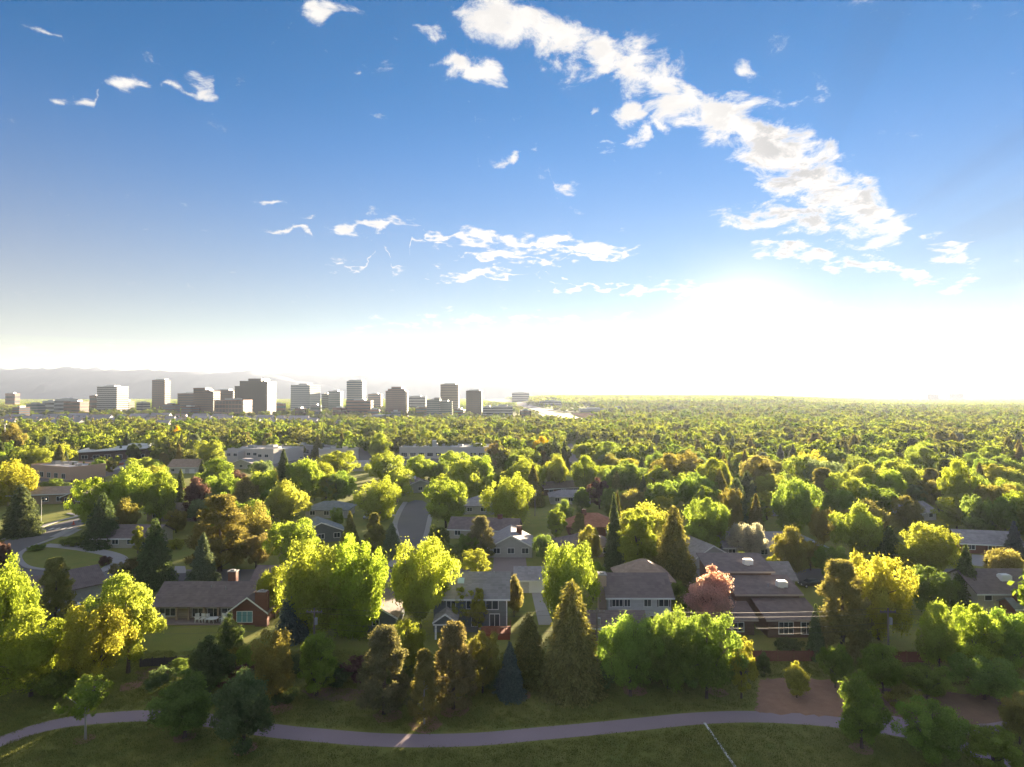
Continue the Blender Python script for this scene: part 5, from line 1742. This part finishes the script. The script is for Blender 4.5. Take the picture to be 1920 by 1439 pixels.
rs_ = random.Random(9)
pts = []
for (X, Y, h, w, kind) in REST:
    i = 4 if NAMES[kind] != 'leafy_tree' else rs_.choice([0, 1, 2, 3, 0, 1, 2])
    pts.append((X, Y, -0.1, rs_.uniform(0, 6.28), h / LOW[i][1] * 1.02, i))
for _ in range(12500):
    Y = math.sqrt(rs_.uniform(740.0 ** 2, 1750.0 ** 2))
    X = rs_.uniform(-.9, .9) * Y
    z = terrain(X, Y)
    px, py = screen(X, Y, z)
    dens = .8
    if px < 650:
        dens = .15 if Y < 1080 else .42
    elif px < 1000:
        dens = .42
    elif px < 1110 and Y > 880:
        dens = .22
    if rs_.random() > dens or highway_clear(px, py):
        continue
    if any(abs(p.x - X) < 30 and -14 < Y - p.y < 32 for (_, _, p) in HOUSES if p.y > 900):
        continue
    i = rs_.choice([0, 1, 2, 3, 4, 0, 1, 2])
    pts.append((X, Y, z - .2, rs_.uniform(0, 6.28), rs_.uniform(.7, 1.55) * (.66 if px < 1120 else 1), i))
scatter('woodland', 'unbroken mass of suburban tree tops between the gardens and the skyline', pts, [m for m, _ in LOW])
pts = []
for _ in range(11000):
    Y = math.sqrt(rs_.uniform(1700.0 ** 2, 5200.0 ** 2))
    X = rs_.uniform(-.9, .9) * Y
    z = terrain(X, Y)
    px, py = screen(X, Y, z)
    dens = .85 if px > 1050 or Y > 2600 else .5
    if rs_.random() > dens or highway_clear(px, py):
        continue
    pts.append((X, Y, z - .5, rs_.uniform(0, 6.28), rs_.uniform(.8, 1.2), rs_.choice([0, 1, 2])))
scatter('far_woodland', 'far belt of tree tops fading into haze along the horizon', pts, GROVES)

# ------------------------------------------------------------------ cars
def car_meshes():
    prof = [(-2.2, .35), (-2.25, .62), (-2.1, .86), (-1.35, .95), (-.75, 1.0), (1.15, 1.02), (1.95, .96), (2.2, .82), (2.25, .5), (2.2, .35)]
    b = MB()
    n = len(prof)
    for y, k in ((-.88, 1.0), (-.80, 1.0), (.80, 1.0), (.88, 1.0)):
        for (x, z) in prof:
            ins = abs(y) > .85
            b.v.append((x * (.985 if ins else 1), y, (z - .03 if ins and z > .6 else z)))
    for r in range(3):
        for i in range(n):
            b.f.append((r * n + i, r * n + (i + 1) % n, (r + 1) * n + (i + 1) % n, (r + 1) * n + i))
    b.f.append(tuple(range(n - 1, -1, -1)))
    b.f.append(tuple(range(3 * n, 4 * n)))
    cab = MB()
    lo, hi = [(-1.1, .99), (1.75, .99)], [(-.45, 1.46), (1.15, 1.48)]
    cab.add([(lo[0][0], -.78, .985), (lo[1][0], -.78, .985), (lo[1][0], .78, .985), (lo[0][0], .78, .985), (hi[0][0], -.62, 1.43), (hi[1][0], -.62, 1.45), (hi[1][0], .62, 1.45), (hi[0][0], .62, 1.43)],
            [(0, 1, 5, 4), (1, 2, 6, 5), (2, 3, 7, 6), (3, 0, 4, 7), (4, 5, 6, 7)])
    roof = MB().add([(-.5, -.64, 1.434), (1.2, -.64, 1.454), (1.2, .64, 1.454), (-.5, .64, 1.434), (-.35, -.56, 1.50), (1.05, -.56, 1.52), (1.05, .56, 1.52), (-.35, .56, 1.50)],
                    [(3, 2, 1, 0), (0, 1, 5, 4), (1, 2, 6, 5), (2, 3, 7, 6), (3, 0, 4, 7), (4, 5, 6, 7)])
    wh = MB().tube([(0, -.11, 0), (0, .11, 0)], [.33, .33], 14)
    rim = MB().tube([(0, -.125, 0), (0, .125, 0)], [.2, .2], 10)
    hl = MB().box(-.03, -.18, -.07, .03, .18, .07)
    return b, cab, roof, wh, rim, hl


_cb = car_meshes()
M_RIM = mat('wheel_rim', (.45, .45, .46), .4, .05, metal=.7)
M_LAMP = mat('lamp_glass', (.75, .75, .72), .2, .03)
_cwheel, _crim, _chl = _cb[3].mesh('tyre', M_BLACK), _cb[4].mesh('rim', M_RIM), _cb[5].mesh('headlight', M_LAMP)
_cglass = _cb[1].mesh('windows', M_GLASS)


def car(px, py, rz, colr, label):
    p = gp(px, py)
    m = mat('car_paint_%s' % '_'.join(str(int(c * 100)) for c in colr), colr, .3, .04, 1., 3., spec=.6)
    root = tag(empty('parked_car', p, rad(rz)), label, 'car', 'parked cars')
    body = bpy.data.objects.new('body', _cb[0].mesh('body', m))
    body.data.shade_flat()
    cb_ = bpy.data.objects.new('cabin_glass', _cglass)
    rf = bpy.data.objects.new('car_roof', _cb[2].mesh('car_roof', m))
    for o in (body, cb_, rf):
        o.parent = root
        link(o)
    for x in (-1.4, 1.38):
        for y in (-.80, .80):
            wv = bpy.data.objects.new('wheel', _cwheel)
            wv.parent = root
            wv.location = (x, y, .34)
            link(wv)
            r_ = bpy.data.objects.new('rim', _crim)
            r_.parent = wv
            link(r_)
    for x in (-2.235, 2.235):
        for y in (-.58, .58):
            hl = bpy.data.objects.new('headlight', _chl)
            hl.parent = root
            hl.location = (x, y, .70)
            link(hl)
    return root


W_, S_, K_, R_, B_ = (.75, .75, .75), (.42, .43, .45), (.03, .03, .035), (.30, .03, .025), (.06, .10, .22)
for (px, py, rz, c, l) in [
    (552, 858, 80, W_, 'white car in the car park nearest the clinic'), (566, 862, 78, S_, 'silver car beside the white car near the clinic'), (556, 870, 82, K_, 'dark car in the front row of the car park'),
    (548, 878, 80, S_, 'silver car at the foot of the car park'), (582, 857, 76, R_, 'red car before the long shops'), (760, 860, 75, W_, 'white car left of the long pale school'),
    (752, 864, 80, K_, 'dark car left of the school beside the white one'), (768, 866, 85, S_, 'silver car at the school drive'), (1070, 872, 88, K_, 'dark car waiting in the lane between the conifers'),
    (853, 1006, 80, W_, 'white car on the drive of the long brown-roofed house'), (1124, 1024, 30, W_, 'white car under the trees by the red-roofed house'), (1884, 1038, 10, K_, 'dark car at the door of the small brick house'),
    (1345, 1050, 20, R_, 'red-brown car on the drive left of the silvery tree'), (690, 972, 85, S_, 'grey car under the tree left of the street end'), (122, 1146, 40, W_, 'white car half hidden at the left gabled house'),
    (84, 1160, 60, S_, 'silver car parked low beside the left gabled house'), (1520, 1100, 5, K_, 'dark car behind the split-level house'), (758, 928, 70, W_, 'white car by the lawn above the street end')]:
    car(px, py, rz, c, l)

# ------------------------------------------------------------------ patio furniture of the ranch house
def chair_parts():
    seat = MB().box(-.26, -.26, .40, .26, .26, .45)
    back = MB()
    for i in range(4):
        back.box(-.25 + i * .135, .22, .455, -.16 + i * .135, .27, .98)
    back.box(-.26, .215, .983, .26, .275, 1.05)
    leg = MB().box(-.03, -.03, 0, .03, .03, .398)
    arm = MB().box(-.03, -.26, .62, .03, .21, .66)
    return seat.mesh('seat', M_WHITE), back.mesh('backrest', M_WHITE), leg.mesh('leg', M_WHITE), arm.mesh('armrest', M_WHITE)


CH = chair_parts()
base_p = gp(385, 1168)
CHX = [(-1.35, -.1, 20), (-.5, -.15, -10), (.4, -.2, 15), (2.7, .1, -20), (3.2, -.35, 5), (3.75, .05, 12), (4.35, -.2, -8), (-7.0, -.2, 30)]
CHL = ['white patio chair at the left end of the patio row', 'second white patio chair from the left on the patio', 'white patio chair just left of the patio table', 'white patio chair just right of the patio table',
       'white patio chair second right of the patio table', 'white patio chair third right of the patio table', 'white patio chair at the right end of the patio row', 'single white chair in the shade at the patio left end']
for (x, y, rz), lb in zip(CHX, CHL):
    root = tag(empty('patio_chair', (base_p.x + x, base_p.y + y, .165), rad(rz)), lb, 'chair', 'white patio chairs')
    root.scale = (1.25, 1.25, 1.25)
    for m, loc in [(CH[0], (0, 0, 0)), (CH[1], (0, 0, 0))] + [(CH[2], (sx * .22, sy * .22, 0)) for sx in (-1, 1) for sy in (-1, 1)] + [(CH[3], (sx * .28, 0, 0)) for sx in (-1, 1)]:
        o = bpy.data.objects.new(m.name.split('.')[0], m)
        o.parent = root
        o.location = loc
        link(o)
root = tag(empty('patio_table', (base_p.x + 1.45, base_p.y - .35, .165)), 'round white table between the patio chairs', 'table')
MB().tube([(0, 0, .70), (0, 0, .76)], [.85, .85], 20).build('table_top', M_WHITE, root)
for k in range(4):
    a = k * math.pi / 2 + .6
    MB().tube([(.55 * math.cos(a), .55 * math.sin(a), 0), (.4 * math.cos(a), .4 * math.sin(a), .698)], [.035, .035], 6).build('leg', M_WHITE, root)

# ------------------------------------------------------------------ poles, lamps, wires, fences
def utility_pole(p, h, label, arms=1):
    root = tag(empty('utility_pole', p), label, 'pole')
    MB().tube([(0, 0, -.2), (0, 0, h)], [.17, .11], 8).build('post', M_GALV, root)
    for k in range(arms):
        c = MB().box(-1.1, -.07, h - .6 - k * .9, 1.1, .07, h - .46 - k * .9).build('crossarm', M_GALV, root)
        for x in (-1.0, -.4, .4, 1.0):
            MB().tube([(x, 0, h - .458 - k * .9), (x, 0, h - .25 - k * .9)], [.05, .035], 6).build('insulator', M_CONC, c)
    MB().tube([(.3, -.15, h - 2.2), (.3, -.15, h - 1.3)], [.22, .22], 8).build('transformer', M_METAL, root)
    return root


def wire(a, b, sag, label):
    P = []
    for i in range(25):
        t = i / 24
        q = Vector(a).lerp(Vector(b), t)
        q.z -= sag * 4 * t * (1 - t)
        P.append(q)
    o = MB().tube(P, [.014] * 25, 4).build('power_line', M_WIRE)
    return tag(o, label, 'wire', 'wires along the back gardens')


PY = 86.0
poles = [col_at(x, PY) for x in (-140, 592, 1118, 1660, 2150)]
for p, l in zip(poles[1:4], ['wooden utility pole under the huge twin bright trees', 'wooden utility pole inside the tall feathery conifer', 'wooden utility pole behind the big olive conifer']):
    utility_pole(p, 8.4, l)
seg = ['left of the first pole', 'between the first and second poles', 'between the second and third poles', 'right of the third pole']
for i in range(4):
    for k, (dy, hz, nm) in enumerate([(-1.0, 8.05, 'front top'), (1.0, 8.05, 'rear top'), (-.1, 6.4, 'middle'), (.1, 5.6, 'lowest')]):
        a, b = poles[i] + Vector((0, dy, hz)), poles[i + 1] + Vector((0, dy, hz))
        wire(a, b, .55 + .1 * k, f'{nm} power line strung along the back gardens {seg[i]}')
pA, pB = gp(1028, 1048), gp(1003, 968)
utility_pole(pA, z_at(1000, pA.y), 'pale utility pole beside the slate-roofed house', 2)
for k, dx in enumerate((-.9, .9)):
    wire(pA + Vector((dx, 0, z_at(1000, pA.y) - .5)), pB + Vector((dx, 0, 8.0)), .8, ('left' if k == 0 else 'right') + ' of two wires running back from the pale utility pole')
utility_pole(pB, 8.5, 'far utility pole where the two wires end')


def street_lamp(px, pb, pt, label, side=1):
    p = gp(px, pb)
    h = z_at(pt, p.y)
    root = tag(empty('street_lamp', p), label, 'lamp')
    MB().tube([(0, 0, -.2), (0, 0, h)], [.10, .06], 8).build('post', M_METAL, root)
    MB().tube([(0, 0, h - .05), (side * .6, 0, h + .12), (side * 1.1, 0, h + .1)], [.05, .04, .04], 6).build('arm', M_METAL, root)
    MB().box(side * 1.1 - .3, -.16, h + .02, side * 1.1 + .3, .16, h + .14).build('lamp_head', M_METAL, root)


street_lamp(77, 985, 936, 'street lamp at the corner beside the left-edge spruce')
street_lamp(157, 968, 953, 'short lamp post at the bend of the side street', -1)
street_lamp(175, 874, 858, 'lamp by the red fence of the pink shop', -1)
street_lamp(500, 846, 824, 'lamp behind the white clinic')
street_lamp(531, 846, 820, 'second lamp at the car park behind the clinic')
p = gp(8, 858)
root = tag(empty('lamp_mast', p), 'tall pale lamp mast at the left edge above the tree tops', 'mast')
hm = z_at(796, p.y)
MB().tube([(0, 0, -.2), (0, 0, hm)], [.34, .18], 8).build('post', M_METAL, root)
MB().box(-1.2, -.2, hm + .004, 1.2, .2, hm + .35).build('lamp_head', M_METAL, root)
p = gp(138, 984)
root = tag(empty('traffic_cone', p), 'small orange-red marker standing on the side street', 'marker')
M_RED = mat('orange_plastic', (.65, .10, .04), .6, .08)
MB().box(-.4, -.4, .015, .4, .4, .08).build('base', M_RED, root)
MB().tube([(0, 0, .083), (0, 0, 1.1)], [.28, .06], 10).build('cone', M_RED, root)


def fence(a, b, h, m, label, n):
    a, b = Vector(a), Vector(b)
    d = b - a
    L = d.length
    root = tag(empty('wooden_fence', a, math.atan2(d.y, d.x)), label, 'fence')
    pl = MB().box(0, -.012, .06, .155, .012, h).mesh('plank', m)
    step = L / n
    for i in range(n + 1):
        MB().box(i * step - .06, .04, 0, i * step + .06, .16, h + .12).build('post', m, root)
    for i in range(n):
        x, q = i * step + .08, MB()
        rr = random.Random(i)
        while x < (i + 1) * step - .12:
            hh = h + rr.uniform(-.03, .03)
            q.box(x, -.012, .06, x + .15, .012, hh)
            x += .165
        q.build('fence_panel', m, root)['kind'] = 'stuff'
        MB().box(i * step + .065, .015, h * .75, (i + 1) * step - .065, .055, h * .82).build('rail', m, root)


M_FENCE = mat('fence_wood', (.24, .105, .07), .85, .3, .8, 6.)
fence(gp(1398, 1241), gp(1548, 1241), 1.55, M_FENCE, 'red-brown plank fence behind the small dark columnar evergreen', 5)
fence(gp(1640, 1243), gp(1790, 1243), 1.55, M_FENCE, 'red-brown plank fence behind the low crowns at right', 5)
fence(gp(1800, 1245), gp(1980, 1247), 1.55, M_FENCE, 'red-brown plank fence at the right edge', 6)
fence(gp(262, 1252), gp(352, 1247), 1.2, mat('dark_fence', (.06, .05, .055), .8, .2), 'low dark fence at the foot of the ranch house lawn', 4)
fence(gp(152, 884), gp(232, 872), 1.3, mat('red_fence', (.42, .11, .05), .7, .15), 'long red barrier fence along the ramp by the pink shop', 8)

# grass: short tufts over the park lawn
def grass_tuft(seed):
    rng = np.random.default_rng(seed)
    n = 26
    C = np.stack([rng.normal(0, .28, n), rng.normal(0, .28, n), rng.uniform(.02, .07, n)], 1)
    N = rng.normal(size=(n, 3)) * np.array([1, 1, .35])
    A = np.tile(np.array([[0., 0., 1.]]), (n, 1))
    L = rng.uniform(.10, .22, n)
    return leaf_mesh('tuft', C, N, L, L * .28, seed, MATS['grass_blade'], A)


def grass_blade_mat():
    m, b, out = base_mat('grass_blade')
    at = b.n('ShaderNodeAttribute', attribute_name='tint')
    oi = b.n('ShaderNodeObjectInfo')
    c = b.mix(at.outputs['Fac'], (0.17, 0.20, 0.05), (0.26, 0.26, 0.075))
    c = b.vm('SCALE', c, scale=b.m('MULTIPLY_ADD', oi.outputs['Random'], .6, .7))
    di = b.n('ShaderNodeBsdfDiffuse')
    b.put(di.inputs[0], c)
    tr = b.n('ShaderNodeBsdfTranslucent')
    b.put(tr.inputs[0], c)
    mx = b.n('ShaderNodeMixShader')
    mx.inputs[0].default_value = .4
    b.l.new(di.outputs[0], mx.inputs[1])
    b.l.new(tr.outputs[0], mx.inputs[2])
    b.l.new(mx.outputs[0], out.inputs[0])
    MATS['grass_blade'] = m


grass_blade_mat()
pw = [gp(*q) for q in PATH]
pw = smooth_line(pw, 4)
pxs, pys = [q.x for q in pw], [q.y for q in pw]
beds = [[(q.x, q.y) for q in (gp(a, b_) for a, b_ in lst)] for lst in ([(1422, 1290), (1432, 1274), (1600, 1276), (1612, 1300), (1578, 1344), (1424, 1336)],)]
pts = []
while len(pts) < 26000:
    Y = rs_.uniform(57, 92)
    X = rs_.uniform(-.9, .9) * Y
    if abs(Y - np.interp(X, pxs, pys)) < 1.75:
        continue
    sx, sy = screen(X, Y, 0)
    if (1415 < sx < 1620 and 1270 < sy < 1346) or (1600 < sx and 1285 < sy < 1362):
        continue
    pts.append((X, Y, 0.0, rs_.uniform(0, 6.28), rs_.uniform(.7, 1.3), rs_.choice([0, 1, 2])))
scatter('grass', 'mown park lawn grass on both sides of the path', pts, [grass_tuft(s_) for s_ in (401, 402, 403)])
